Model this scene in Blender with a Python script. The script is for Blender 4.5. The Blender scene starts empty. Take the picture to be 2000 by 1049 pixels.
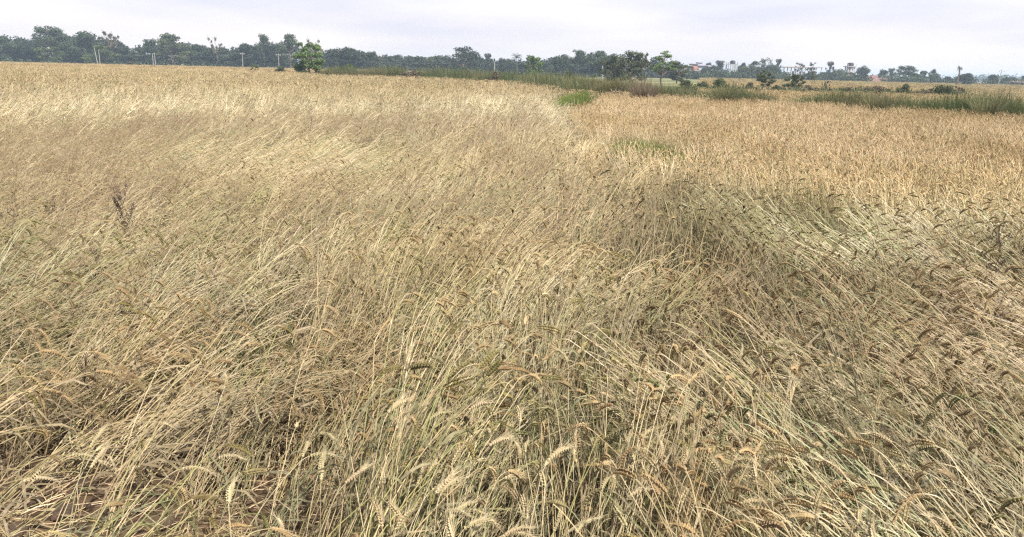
import bpy, math
import numpy as np
from mathutils import Matrix, Vector

R = math.radians
rng = np.random.default_rng(7)
scene = bpy.context.scene
COL = scene.collection

# ---------------------------------------------------------------- camera
FPX, CAM_H = 1482.0, 1.9            # focal length in pixels of the 2000 px photograph
PITCH, ROLL = 14.69, 1.3
cam_data = bpy.data.cameras.new('camera')
cam_data.sensor_width = 36.0
cam_data.lens = 36.0 * FPX / 2000.0
cam_data.clip_end = 6000.0
cam_data.clip_start = 0.05
cam = bpy.data.objects.new('camera', cam_data)
COL.objects.link(cam)
CAM_M = Matrix.Rotation(R(90.0 - PITCH), 3, 'X') @ Matrix.Rotation(R(ROLL), 3, 'Z')
cam.matrix_world = Matrix.Translation((0, 0, CAM_H)) @ CAM_M.to_4x4()
scene.camera = cam

# ---------------------------------------------------------------- world, sun, exposure
SUN_EL, SUN_AZ = 52.0, 138.0        # high, behind the camera's right shoulder
world = bpy.data.worlds.new('World')
scene.world = world
world.use_nodes = True
wn = world.node_tree
wn.nodes.clear()
w_out = wn.nodes.new('ShaderNodeOutputWorld')
w_bg = wn.nodes.new('ShaderNodeBackground')
w_bg.inputs['Strength'].default_value = 0.1
w_sky = wn.nodes.new('ShaderNodeTexSky')
w_sky.sky_type = 'NISHITA'
w_sky.sun_disc = False
w_sky.sun_elevation = R(SUN_EL)
w_sky.sun_rotation = R(SUN_AZ)
w_sky.dust_density = 3.0
w_sky.air_density = 1.0
w_tc = wn.nodes.new('ShaderNodeTexCoord')
w_map = wn.nodes.new('ShaderNodeMapping')
w_map.inputs['Scale'].default_value = (1.2, 1.2, 7.0)
w_noise = wn.nodes.new('ShaderNodeTexNoise')
w_noise.inputs['Scale'].default_value = 2.6
w_noise.inputs['Detail'].default_value = 4.0
w_noise.inputs['Roughness'].default_value = 0.5
w_ramp = wn.nodes.new('ShaderNodeValToRGB')     # thin layered cloud, lilac to white
w_ramp.color_ramp.elements[0].position = 0.34
w_ramp.color_ramp.elements[0].color = (0.72, 0.74, 0.85, 1)
w_ramp.color_ramp.elements[1].position = 0.64
w_ramp.color_ramp.elements[1].color = (0.93, 0.915, 0.925, 1)
w_gain = wn.nodes.new('ShaderNodeMix'); w_gain.data_type = 'RGBA'; w_gain.blend_type = 'MULTIPLY'
w_gain.inputs['Factor'].default_value = 1.0
w_gain.inputs[7].default_value = (5.45, 5.45, 5.45, 1)
w_mix = wn.nodes.new('ShaderNodeMix'); w_mix.data_type = 'RGBA'
w_mix.inputs['Factor'].default_value = 0.94
L = wn.links.new
L(w_tc.outputs['Generated'], w_map.inputs['Vector'])
L(w_map.outputs['Vector'], w_noise.inputs['Vector'])
L(w_noise.outputs['Fac'], w_ramp.inputs['Fac'])
w_sep = wn.nodes.new('ShaderNodeSeparateXYZ')
w_el = wn.nodes.new('ShaderNodeValToRGB')
w_el.color_ramp.elements[0].position = 0.0; w_el.color_ramp.elements[0].color = (1.17, 1.09, 1.02, 1)
w_el.color_ramp.elements[1].position = 0.13; w_el.color_ramp.elements[1].color = (0.93, 0.955, 1.02, 1)
w_tint = wn.nodes.new('ShaderNodeMix'); w_tint.data_type = 'RGBA'; w_tint.blend_type = 'MULTIPLY'; w_tint.inputs['Factor'].default_value = 1.0
L(w_tc.outputs['Generated'], w_sep.inputs[0]); L(w_sep.outputs['Z'], w_el.inputs['Fac'])
L(w_ramp.outputs['Color'], w_tint.inputs[6]); L(w_el.outputs['Color'], w_tint.inputs[7])
L(w_tint.outputs[2], w_gain.inputs[6])
L(w_sky.outputs['Color'], w_mix.inputs[6])
L(w_gain.outputs[2], w_mix.inputs[7])
L(w_mix.outputs[2], w_bg.inputs['Color'])
L(w_bg.outputs['Background'], w_out.inputs['Surface'])

sun_data = bpy.data.lights.new('sun', 'SUN')
sun_data.energy = 5.0
sun_data.angle = R(2.0)
sun_data.color = (1.0, 0.93, 0.82)
sun = bpy.data.objects.new('sun', sun_data)
COL.objects.link(sun)
sd = Vector((math.sin(R(SUN_AZ)) * math.cos(R(SUN_EL)), math.cos(R(SUN_AZ)) * math.cos(R(SUN_EL)), math.sin(R(SUN_EL))))
sun.rotation_euler = sd.to_track_quat('Z', 'Y').to_euler()
sun.location = sd * 60

scene.view_settings.view_transform = 'Standard'
scene.view_settings.look = 'None'
scene.view_settings.exposure = 1.08
scene.view_settings.gamma = 1.0
scene.view_settings.use_curve_mapping = False
scene.render.engine = 'CYCLES'
cy = scene.cycles
cy.max_bounces = 4
cy.diffuse_bounces = 2
cy.glossy_bounces = 2
cy.transmission_bounces = 2
cy.transparent_max_bounces = 8
cy.volume_bounces = 0
cy.use_denoising = False
cy.use_adaptive_sampling = False
cy.pixel_filter_type = 'BLACKMAN_HARRIS'
cy.filter_width = 1.3


# ---------------------------------------------------------------- helpers
def ray(px, py):
    v = CAM_M @ Vector(((px - 1000.0) / FPX, (524.5 - py) / FPX, -1.0))
    return v


def at(px, py, z=0.0):
    """World point where the view ray through a photograph pixel meets height z."""
    v = ray(px, py)
    t = (z - CAM_H) / v.z
    return np.array((v.x * t, v.y * t, z))


def atd(px, py, d):
    """World point on the view ray at ground distance d along +Y."""
    v = ray(px, py)
    t = d / v.y
    return np.array((v.x * t, d, CAM_H + v.z * t))


def hash2(ix, iy, seed):
    n = np.sin(ix * 127.1 + iy * 311.7 + seed * 74.7) * 43758.5453
    return n - np.floor(n)


def vnoise(x, y, seed=0):
    ix, iy = np.floor(x), np.floor(y)
    fx, fy = x - ix, y - iy
    fx, fy = fx * fx * (3 - 2 * fx), fy * fy * (3 - 2 * fy)
    a, b = hash2(ix, iy, seed), hash2(ix + 1, iy, seed)
    c, d = hash2(ix, iy + 1, seed), hash2(ix + 1, iy + 1, seed)
    return (a * (1 - fx) + b * fx) * (1 - fy) + (c * (1 - fx) + d * fx) * fy


def fbm(x, y, seed=0, octaves=4):
    s, a, t = 0.0, 0.5, 0.0
    for o in range(octaves):
        s = s + a * vnoise(x * 2 ** o + 17.3 * o, y * 2 ** o - 9.1 * o, seed + o)
        t += a
        a *= 0.5
    return s / t


def smooth(a, b, x):
    t = np.clip((x - a) / (b - a), 0, 1)
    return t * t * (3 - 2 * t)


class MB:
    """Collects faces and builds one mesh."""
    def __init__(self):
        self.v, self.f, self.m, self.t, self.tone = [], [], [], [], 0.5

    def add(self, verts, faces, mat=0):
        o = len(self.v)
        self.v.extend([tuple(map(float, p)) for p in verts])
        self.f.extend([tuple(i + o for i in f) for f in faces])
        self.m.extend([mat] * len(faces))
        self.t.extend([self.tone] * len(verts))

    def tube(self, pts, rad, n=3, mat=0, cap=False):
        pts = [np.asarray(p, float) for p in pts]
        ref = np.array((0.31, 0.87, 0.38))
        vs = []
        for i, p in enumerate(pts):
            t = pts[min(i + 1, len(pts) - 1)] - pts[max(i - 1, 0)]
            t = t / (np.linalg.norm(t) + 1e-9)
            u = np.cross(t, ref); u /= np.linalg.norm(u) + 1e-9
            w = np.cross(t, u)
            for k in range(n):
                a = 2 * math.pi * k / n
                vs.append(p + rad[i] * (math.cos(a) * u + math.sin(a) * w))
        fs = []
        for i in range(len(pts) - 1):
            for k in range(n):
                k2 = (k + 1) % n
                fs.append((i * n + k, i * n + k2, (i + 1) * n + k2, (i + 1) * n + k))
        if cap:
            fs.append(tuple(range((len(pts) - 1) * n, len(pts) * n)))
            fs.append(tuple(reversed(range(n))))
        self.add(vs, fs, mat)

    def ribbon(self, pts, sides, widths, mat=0):
        vs = []
        for p, s, w in zip(pts, sides, widths):
            p, s = np.asarray(p, float), np.asarray(s, float)
            vs.append(p - s * w); vs.append(p + s * w)
        self.add(vs, [(2 * i, 2 * i + 1, 2 * i + 3, 2 * i + 2) for i in range(len(pts) - 1)], mat)

    def box(self, x0, x1, y0, y1, z0, z1, mat=0):
        self.add([(x0, y0, z0), (x1, y0, z0), (x1, y1, z0), (x0, y1, z0), (x0, y0, z1), (x1, y0, z1), (x1, y1, z1), (x0, y1, z1)],
                 [(0, 3, 2, 1), (4, 5, 6, 7), (0, 1, 5, 4), (1, 2, 6, 5), (2, 3, 7, 6), (3, 0, 4, 7)], mat)

    def quads(self, centers, us, ws, mat=0):
        """One quad per centre with half-axes us and ws."""
        o = len(self.v)
        P = np.stack([centers - us - ws, centers + us - ws * 0.6, centers + us * 0.7 + ws, centers - us * 0.8 + ws * 0.8], 1).reshape(-1, 3)
        self.v.extend(map(tuple, P.tolist()))
        n = len(centers)
        self.t.extend([self.tone] * (4 * n))
        self.f.extend([(o + 4 * i, o + 4 * i + 1, o + 4 * i + 2, o + 4 * i + 3) for i in range(n)])
        self.m.extend([mat] * n)

    def mesh(self, name, mats, smooth_shade=False):
        me = bpy.data.meshes.new(name)
        me.from_pydata(self.v, [], self.f)
        for m in (mats if isinstance(mats, (list, tuple)) else [mats]):
            me.materials.append(m)
        me.polygons.foreach_set('material_index', np.array(self.m, dtype=np.int32))
        if smooth_shade:
            me.polygons.foreach_set('use_smooth', np.ones(len(self.f), dtype=bool))
        me.update()
        if len(set(self.t)) > 1:
            a = me.attributes.new('stalk_tone', 'FLOAT', 'POINT'); a.data.foreach_set('value', np.array(self.t, dtype=np.float32))
        return me


def obj(name, mesh, parent=None, loc=None):
    o = bpy.data.objects.new(name, mesh)
    COL.objects.link(o)
    if parent is not None:
        o.parent = parent
    if loc is not None:
        o.location = loc
    return o


def tag(o, label=None, cat=None, group=None, kind=None):
    if label: o['label'] = label
    if cat: o['category'] = cat
    if group: o['group'] = group
    if kind: o['kind'] = kind
    return o


def unit(v):
    return v / (np.linalg.norm(v, axis=-1, keepdims=True) + 1e-9)


# ---------------------------------------------------------------- materials
def new_mat(name):
    m = bpy.data.materials.new(name)
    m.use_nodes = True
    nt = m.node_tree
    nt.nodes.clear()
    return m, nt, nt.nodes.new('ShaderNodeOutputMaterial')


def leafy_shader(nt, out, color_socket, rough=0.6, trans=0.3, spec=0.25, trans_tint=(1.0, 0.97, 0.84)):
    p = nt.nodes.new('ShaderNodeBsdfPrincipled')
    p.inputs['Roughness'].default_value = rough
    p.inputs['Specular IOR Level'].default_value = spec
    t = nt.nodes.new('ShaderNodeBsdfTranslucent')
    mm = nt.nodes.new('ShaderNodeMix'); mm.data_type = 'RGBA'; mm.blend_type = 'MULTIPLY'
    mm.inputs['Factor'].default_value = 1.0
    mm.inputs[7].default_value = (*trans_tint, 1)
    mx = nt.nodes.new('ShaderNodeMixShader')
    mx.inputs['Fac'].default_value = trans
    nt.links.new(color_socket, p.inputs['Base Color'])
    nt.links.new(color_socket, mm.inputs[6])
    nt.links.new(mm.outputs[2], t.inputs['Color'])
    nt.links.new(p.outputs[0], mx.inputs[1])
    nt.links.new(t.outputs[0], mx.inputs[2])
    nt.links.new(mx.outputs[0], out.inputs['Surface'])


def crop_mat(name, mul, shift, trans, rough=0.6, amount=0.0, spec=0.25):
    """Colour of the individual plant (carried by each instance) times this organ's own colour."""
    m, nt, out = new_mat(name)
    a = nt.nodes.new('ShaderNodeAttribute'); a.attribute_type = 'INSTANCER'; a.attribute_name = 'plant_colour'
    mul_n = nt.nodes.new('ShaderNodeMix'); mul_n.data_type = 'RGBA'; mul_n.blend_type = 'MULTIPLY'
    mul_n.inputs['Factor'].default_value = 1.0
    mul_n.inputs[7].default_value = (*mul, 1)
    mix = nt.nodes.new('ShaderNodeMix'); mix.data_type = 'RGBA'
    mix.inputs['Factor'].default_value = amount
    mix.inputs[7].default_value = (*shift, 1)
    tc = nt.nodes.new('ShaderNodeTexCoord')
    nz = nt.nodes.new('ShaderNodeTexNoise'); nz.inputs['Scale'].default_value = 45.0; nz.inputs['Detail'].default_value = 2.0
    rp = nt.nodes.new('ShaderNodeMapRange')
    rp.inputs['From Min'].default_value = 0.3; rp.inputs['From Max'].default_value = 0.7
    rp.inputs['To Min'].default_value = 0.72; rp.inputs['To Max'].default_value = 1.18
    vm = nt.nodes.new('ShaderNodeVectorMath'); vm.operation = 'SCALE'
    tn = nt.nodes.new('ShaderNodeAttribute'); tn.attribute_name = 'stalk_tone'       # each stalk of a tuft differs a little
    ramp = nt.nodes.new('ShaderNodeValToRGB')
    for i_, (ps, cl) in enumerate([(0.0, (0.66, 0.60, 0.54)), (0.45, (1.0, 1.0, 1.0)), (0.86, (1.16, 1.15, 1.12)), (0.90, (0.80, 0.87, 0.64)), (1.0, (0.64, 0.76, 0.54))]):
        el = ramp.color_ramp.elements[i_] if i_ < 2 else ramp.color_ramp.elements.new(ps)
        el.position = ps; el.color = (*cl, 1)
    tm = nt.nodes.new('ShaderNodeMix'); tm.data_type = 'RGBA'; tm.blend_type = 'MULTIPLY'; tm.inputs['Factor'].default_value = 1.0
    nt.links.new(tn.outputs['Fac'], ramp.inputs['Fac'])
    nt.links.new(a.outputs['Color'], tm.inputs[6]); nt.links.new(ramp.outputs['Color'], tm.inputs[7])
    nt.links.new(tm.outputs[2], mul_n.inputs[6])
    nt.links.new(mul_n.outputs[2], mix.inputs[6])
    nt.links.new(tc.outputs['Object'], nz.inputs['Vector'])
    nt.links.new(nz.outputs['Fac'], rp.inputs['Value'])
    nt.links.new(mix.outputs[2], vm.inputs[0])
    nt.links.new(rp.outputs[0], vm.inputs['Scale'])
    leafy_shader(nt, out, vm.outputs['Vector'], rough, trans, spec)
    return m


def random_mat(name, stops, trans=0.3, rough=0.6, noise_scale=None, noise_amt=0.35, spec=0.25, tint=(1.0, 0.95, 0.75)):
    """Colour picked per object from a ramp, with fine procedural variation."""
    m, nt, out = new_mat(name)
    oi = nt.nodes.new('ShaderNodeObjectInfo')
    cr = nt.nodes.new('ShaderNodeValToRGB')
    els = cr.color_ramp.elements
    while len(els) < len(stops):
        els.new(0.5)
    for i, c in enumerate(stops):
        els[i].position = i / max(1, len(stops) - 1)
        els[i].color = (*c, 1)
    nt.links.new(oi.outputs['Random'], cr.inputs['Fac'])
    sock = cr.outputs['Color']
    if noise_scale:
        tc = nt.nodes.new('ShaderNodeTexCoord')
        nz = nt.nodes.new('ShaderNodeTexNoise'); nz.inputs['Scale'].default_value = noise_scale; nz.inputs['Detail'].default_value = 3.0
        rp = nt.nodes.new('ShaderNodeMapRange')
        rp.inputs['From Min'].default_value = 0.3; rp.inputs['From Max'].default_value = 0.7
        rp.inputs['To Min'].default_value = 1 - noise_amt; rp.inputs['To Max'].default_value = 1 + noise_amt
        vm = nt.nodes.new('ShaderNodeVectorMath'); vm.operation = 'SCALE'
        nt.links.new(tc.outputs['Object'], nz.inputs['Vector'])
        nt.links.new(nz.outputs['Fac'], rp.inputs['Value'])
        nt.links.new(sock, vm.inputs[0]); nt.links.new(rp.outputs[0], vm.inputs['Scale'])
        sock = vm.outputs['Vector']
    leafy_shader(nt, out, sock, rough, trans, spec, tint)
    return m


def solid_mat(name, c1, c2, scale, rough=0.8, bump=0.0, detail=5.0):
    m, nt, out = new_mat(name)
    p = nt.nodes.new('ShaderNodeBsdfPrincipled')
    p.inputs['Roughness'].default_value = rough
    p.inputs['Specular IOR Level'].default_value = 0.2
    tc = nt.nodes.new('ShaderNodeTexCoord')
    nz = nt.nodes.new('ShaderNodeTexNoise'); nz.inputs['Scale'].default_value = scale; nz.inputs['Detail'].default_value = detail
    cr = nt.nodes.new('ShaderNodeValToRGB')
    cr.color_ramp.elements[0].position = 0.32; cr.color_ramp.elements[0].color = (*c1, 1)
    cr.color_ramp.elements[1].position = 0.68; cr.color_ramp.elements[1].color = (*c2, 1)
    nt.links.new(tc.outputs['Object'], nz.inputs['Vector'])
    nt.links.new(nz.outputs['Fac'], cr.inputs['Fac'])
    nt.links.new(cr.outputs['Color'], p.inputs['Base Color'])
    if bump:
        b = nt.nodes.new('ShaderNodeBump'); b.inputs['Strength'].default_value = bump; b.inputs['Distance'].default_value = 0.02
        nt.links.new(nz.outputs['Fac'], b.inputs['Height']); nt.links.new(b.outputs[0], p.inputs['Normal'])
    nt.links.new(p.outputs[0], out.inputs['Surface'])
    return m


M_STEM = crop_mat('wheat_straw', (1.14, 1.13, 1.09), (0.5, 0.5, 0.5), 0.12, 0.45, 0.0, 0.4)
M_EAR = crop_mat('wheat_ear', (0.92, 0.82, 0.68), (0.36, 0.28, 0.18), 0.25, 0.6, 0.06)
M_LEAF = crop_mat('wheat_leaf', (0.85, 0.85, 0.84), (0.20, 0.17, 0.12), 0.3, 0.6, 0.35)
M_AWN = crop_mat('wheat_awn', (1.0, 0.90, 0.72), (0.40, 0.33, 0.20), 0.3, 0.5, 0.25)
CROP = [M_STEM, M_EAR, M_LEAF, M_AWN]
M_GRASS = crop_mat('grass_blade', (1, 1, 1), (0.2, 0.2, 0.1), 0.40, 0.5, 0.0)

# ---------------------------------------------------------------- ground
def soil_material():
    m, nt, out = new_mat('field_soil')
    p = nt.nodes.new('ShaderNodeBsdfPrincipled'); p.inputs['Roughness'].default_value = 0.95
    p.inputs['Specular IOR Level'].default_value = 0.1
    tc = nt.nodes.new('ShaderNodeTexCoord')
    n1 = nt.nodes.new('ShaderNodeTexNoise'); n1.inputs['Scale'].default_value = 9.0; n1.inputs['Detail'].default_value = 8.0
    n2 = nt.nodes.new('ShaderNodeTexNoise'); n2.inputs['Scale'].default_value = 0.035; n2.inputs['Detail'].default_value = 5.0
    c1 = nt.nodes.new('ShaderNodeValToRGB')     # bare clay near the camera
    c1.color_ramp.elements[0].color = (0.045, 0.030, 0.019, 1); c1.color_ramp.elements[1].color = (0.090, 0.060, 0.038, 1)
    c1.color_ramp.elements[0].position = 0.3; c1.color_ramp.elements[1].position = 0.7
    c2 = nt.nodes.new('ShaderNodeValToRGB')     # stubble and grass of the open land beyond
    c2.color_ramp.elements[0].color = (0.10, 0.115, 0.05, 1); c2.color_ramp.elements[1].color = (0.20, 0.18, 0.09, 1)
    c2.color_ramp.elements[0].position = 0.4; c2.color_ramp.elements[1].position = 0.6
    sp = nt.nodes.new('ShaderNodeVectorMath'); sp.operation = 'LENGTH'
    mr = nt.nodes.new('ShaderNodeMapRange'); mr.inputs['From Min'].default_value = 25; mr.inputs['From Max'].default_value = 60
    mx = nt.nodes.new('ShaderNodeMix'); mx.data_type = 'RGBA'
    b = nt.nodes.new('ShaderNodeBump'); b.inputs['Strength'].default_value = 0.6; b.inputs['Distance'].default_value = 0.03
    for n in (n1, n2):
        nt.links.new(tc.outputs['Object'], n.inputs['Vector'])
    nt.links.new(tc.outputs['Object'], sp.inputs[0])
    nt.links.new(sp.outputs['Value'], mr.inputs['Value'])
    nt.links.new(n1.outputs['Fac'], c1.inputs['Fac']); nt.links.new(n2.outputs['Fac'], c2.inputs['Fac'])
    nt.links.new(mr.outputs[0], mx.inputs['Factor'])
    nt.links.new(c1.outputs['Color'], mx.inputs[6]); nt.links.new(c2.outputs['Color'], mx.inputs[7])
    nt.links.new(mx.outputs[2], p.inputs['Base Color'])
    nt.links.new(n1.outputs['Fac'], b.inputs['Height']); nt.links.new(b.outputs[0], p.inputs['Normal'])
    nt.links.new(p.outputs[0], out.inputs['Surface'])
    return m


def axis(dense0, dense1, step, lim0, lim1):
    a = list(np.arange(dense0, dense1 + 1e-6, step))
    s, x = step, dense1
    while x < lim1:
        s *= 1.28; x = min(x + s, lim1); a.append(x)
    s, x, pre = step, dense0, []
    while x > lim0:
        s *= 1.28; x = max(x - s, lim0); pre.append(x)
    return np.array(pre[::-1] + a)


gx, gy = axis(-3.2, 3.2, 0.05, -1600, 1600), axis(1.6, 4.6, 0.05, -300, 2600)
GX, GY = np.meshgrid(gx, gy)


def ground_z(x, y):
    near = 1 - smooth(4.0, 8.0, np.hypot(x, y - 2.5))
    return near * (0.08 * (fbm(x * 3.2, y * 3.2, 11, 3) - 0.5) + 0.085 * np.abs(fbm(x * 7, y * 7, 13, 3) - 0.5))


GZ = ground_z(GX, GY)
nx, ny = len(gx), len(gy)
gm = bpy.data.meshes.new('ground')
idx = np.arange(nx * ny).reshape(ny, nx)
gf = np.stack([idx[:-1, :-1], idx[:-1, 1:], idx[1:, 1:], idx[1:, :-1]], -1).reshape(-1, 4)
gm.from_pydata(np.stack([GX, GY, GZ], -1).reshape(-1, 3).tolist(), [], gf.tolist())
gm.materials.append(soil_material())
gm.polygons.foreach_set('use_smooth', np.ones(len(gf), dtype=bool))
tag(obj('ground', gm), 'brown clay soil of the fields', None, None, 'structure')

# ---------------------------------------------------------------- wheat plants
def stalk_axis(rs, lean, length, droop, ear_len):
    """Centre line of a stalk leaning towards +X: points of the stem, then points of the ear."""
    n = 8
    th0 = R(lean) * rs.uniform(0.40, 0.80)
    th1 = R(lean) * rs.uniform(1.08, 1.34) + R(rs.uniform(0, 8))
    side = rs.uniform(-0.22, 0.22)
    p = np.zeros(3); pts = [p.copy()]
    kink_at, kink = (int(rs.integers(2, 7)), R(rs.uniform(-32, 30))) if rs.random() < 0.28 else (99, 0.0)
    for i in range(n):
        s = (i + 0.5) / n
        th = min(th0 + (th1 - th0) * s ** 1.15, R(97))
        if i >= kink_at:
            th = min(max(th + kink, 0.0), R(104))
        az = side * s
        p = p + length / n * np.array((math.sin(th) * math.cos(az), math.sin(th) * math.sin(az), math.cos(th)))
        pts.append(p.copy())
    th = th1
    az = side
    twist = rs.uniform(-0.9, 0.9)
    ear = []
    m = 9
    neck = 3
    for i in range(neck + m):
        th = th + R(droop) / (neck + m) * (1.5 if i < neck + 2 else 0.82)
        az = az + twist / (neck + m)
        step = (0.05 / neck) if i < neck else ear_len / m
        p = p + step * np.array((math.sin(th) * math.cos(az), math.sin(th) * math.sin(az), math.cos(th)))
        if i < neck:
            pts.append(p.copy())
        if i >= neck - 1:
            ear.append(p.copy())
    return pts, ear


def add_ear(mb, rs, ear, detail, mat_ear=1, mat_awn=3, fat=1.0):
    n = len(ear) - 1
    a = rs.uniform(0, math.pi)
    for i in range(n):
        p, q = ear[i], ear[i + 1]
        t = unit(q - p)
        u = np.cross(t, (0.2, 0.3, 0.93)); u = unit(u); w = np.cross(t, u)
        s = i / max(1, n - 1)
        wid = fat * 0.0042 * (0.75 + 0.7 * math.sin(math.pi * min(1, s * 0.85 + 0.12)))
        if detail >= 2:
            for sgn in (1, -1):
                d = sgn * (math.cos(a) * u + math.sin(a) * w)
                e = np.cross(t, d)
                off = 0.5 * (sgn > 0) * (q - p)
                b = p + off + d * wid * 0.5
                ax = unit(t + d * 0.30)
                ln = 0.0168 * (0.8 + 0.3 * rs.random())
                mid = b + ax * ln * 0.45
                tip = b + ax * ln
                mb.add([b, mid + d * wid * 0.80, mid + e * wid * 1.45, mid - d * wid * 0.75, mid - e * wid * 1.45, tip],
                       [(0, 2, 1), (0, 3, 2), (0, 4, 3), (0, 1, 4), (5, 1, 2), (5, 2, 3), (5, 3, 4), (5, 4, 1)], mat_ear)
                for _ in range(2 if detail == 3 else 1):
                    al = rs.uniform(0.045, 0.075)
                    ad = unit(ax + 0.16 * rs.normal(size=3))
                    mb.add([tip - e * 0.0008, tip + e * 0.0008, tip + ad * al * 0.55 + t * al * 0.1, tip + ad * al + t * al * 0.2],
                           [(0, 1, 2), (1, 3, 2)], mat_awn)
        else:
            d = math.cos(a) * u + math.sin(a) * w
            for sgn in (1, -1):
                if (i + (sgn > 0)) % 2:
                    al = rs.uniform(0.05, 0.08)
                    ad = unit(t + sgn * d * 0.35 + 0.15 * rs.normal(size=3))
                    mb.add([q, q + np.cross(ad, d) * 0.0016 * fat, q + ad * al], [(0, 1, 2)], mat_awn)
    if detail < 2:
        k = 4 if detail == 1 else 3
        sel = [ear[0], ear[n // 3], ear[2 * n // 3], ear[n]] if detail else [ear[0], ear[n // 2], ear[n]]
        rad = [0.003, 0.0085, 0.007, 0.0015] if detail else [0.003, 0.009, 0.002]
        mb.tube(sel, [r * fat for r in rad], k, mat_ear)


def add_leaf(mb, rs, pts, at_i, length, width, mat=2, nseg=4, up=False):
    p = pts[at_i]
    t = unit(pts[min(at_i + 1, len(pts) - 1)] - p)
    az = rs.uniform(0, 2 * math.pi)
    out = np.array((math.cos(az), math.sin(az), 0.0))
    d = unit(t * (1.1 if up else 0.8) + out * 0.6)
    cp, cs, cw = [p], [], []
    for i in range(nseg):
        d = unit(d + np.array((0, 0, -1.0)) * rs.uniform(0.05, 0.75) * (0.3 if up else 1.0) + 0.22 * rs.normal(size=3))
        cp.append(cp[-1] + d * length / nseg)
    tw = rs.uniform(0, 3.0)
    for i in range(nseg + 1):
        dd = unit(cp[min(i + 1, nseg)] - cp[max(i - 1, 0)])
        s = np.cross(dd, (0.1, 0.2, 1.0)); s = unit(s); w = np.cross(dd, s)
        aa = tw * i / nseg
        cs.append(math.cos(aa) * s + math.sin(aa) * w)
        cw.append(width * (0.55 if i == 0 else 1.0) * (1 - (i / nseg) ** 2.2) + 0.0004)
    mb.ribbon(cp, cs, cw, mat)


LEANS = [9, 22, 37, 52, 65, 77]


def tuft_mesh(name, rs, lean, detail, count, spread, ear_share):
    """A plant: tillers rising from one foot and leaning much the same way."""
    mb = MB()
    for q in range(count):
        mb.tone = rs.random()
        ln = lean * rs.uniform(0.78, 1.16) + rs.normal() * 3
        length = rs.uniform(0.68, 0.98)
        droop = rs.uniform(15, 75) if lean < 30 else rs.uniform(35, 110)
        pts, ear = stalk_axis(rs, max(2, min(82, ln)), length, droop, rs.uniform(0.058, 0.100))
        ang = rs.normal() * R(9 if lean > 45 else 15 if lean > 30 else 40)
        off = np.array((rs.normal() * spread, rs.normal() * spread, 0))
        c_, s_ = math.cos(ang), math.sin(ang)
        mv = lambda p: np.array((c_ * p[0] - s_ * p[1], s_ * p[0] + c_ * p[1], p[2])) + off
        pts = [mv(p) for p in pts]; ear = [mv(p) for p in ear]
        r0 = rs.uniform(0.0017, 0.0027)
        if detail >= 2:
            mb.tube(pts, [r0 * (1 - 0.45 * i / len(pts)) for i in range(len(pts))], 3, 0)
        else:
            sel = pts[::3] + [pts[-1]]
            mb.tube(sel, [1.4 * r0 * (1 - 0.4 * i / len(sel)) for i in range(len(sel))], 3, 0)
        if rs.random() < ear_share:
            add_ear(mb, rs, ear, detail, fat=rs.uniform(0.65, 0.92) if lean < 30 and detail < 2 else rs.uniform(0.72, 1.15))
        for k in range(2 if detail >= 2 else (1 if rs.random() < 0.7 else 0)):
            add_leaf(mb, rs, pts, int(rs.integers(1, 7)), rs.uniform(0.10, 0.30), rs.uniform(0.0026, 0.0068), 2, 5 if detail >= 2 else 3)
    return mb.mesh(name, CROP)


def clump_mesh(name, rs, lean, count, spread, fat, near=False):
    mb = MB()
    for i in range(count):
        mb.tone = rs.random()
        length = rs.uniform(0.66, 0.88)
        pts, ear = stalk_axis(rs, lean * rs.uniform(0.6, 1.3), length, rs.uniform(10, 80), 0.10)
        off = np.array((rs.uniform(-1, 1), rs.uniform(-1, 1), 0)) * spread
        ang = rs.normal() * 0.5
        c, s = math.cos(ang), math.sin(ang)
        rot = lambda q: np.array((c * q[0] - s * q[1], s * q[0] + c * q[1], q[2])) + off
        pts = [rot(q) for q in pts]; ear = [rot(q) for q in ear]
        sel = [pts[0], pts[5], pts[-1]]
        mb.tube(sel, [0.0026 * fat, 0.0022 * fat, 0.0014 * fat], 3, 0)
        add_ear(mb, rs, ear, 0, fat=fat)
        if i % 2 == 0:
            add_leaf(mb, rs, pts, 5, 0.22, 0.006 * fat, 2, 3)
    return mb.mesh(name, CROP)


def weed_mesh(name, rs, lean):
    """Fine dry grass with a feathery seed head."""
    mb = MB()
    for j in range(4):
        pts, ear = stalk_axis(rs, lean * rs.uniform(0.6, 1.3), rs.uniform(0.55, 0.85), rs.uniform(10, 50), 0.12)
        off = np.array((rs.uniform(-0.05, 0.05), rs.uniform(-0.05, 0.05), 0))
        pts = [q + off for q in pts]; ear = [q + off for q in ear]
        mb.tube(pts[::3] + [pts[-1]] + ear[::4], [0.0012] * (len(pts[::3]) + 1 + len(ear[::4])), 3, 0)
        for k in range(22):
            i = int(rs.integers(0, len(ear)))
            d = unit(rs.normal(size=3) + np.array((0.5, 0, 0.6)))
            l = rs.uniform(0.02, 0.055)
            s = unit(np.cross(d, rs.normal(size=3))) * 0.0016
            mb.add([ear[i], ear[i] + d * l * 0.6 + s, ear[i] + d * l, ear[i] + d * l * 0.6 - s], [(0, 1, 2, 3)], 3)
    return mb.mesh(name, CROP)


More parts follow.
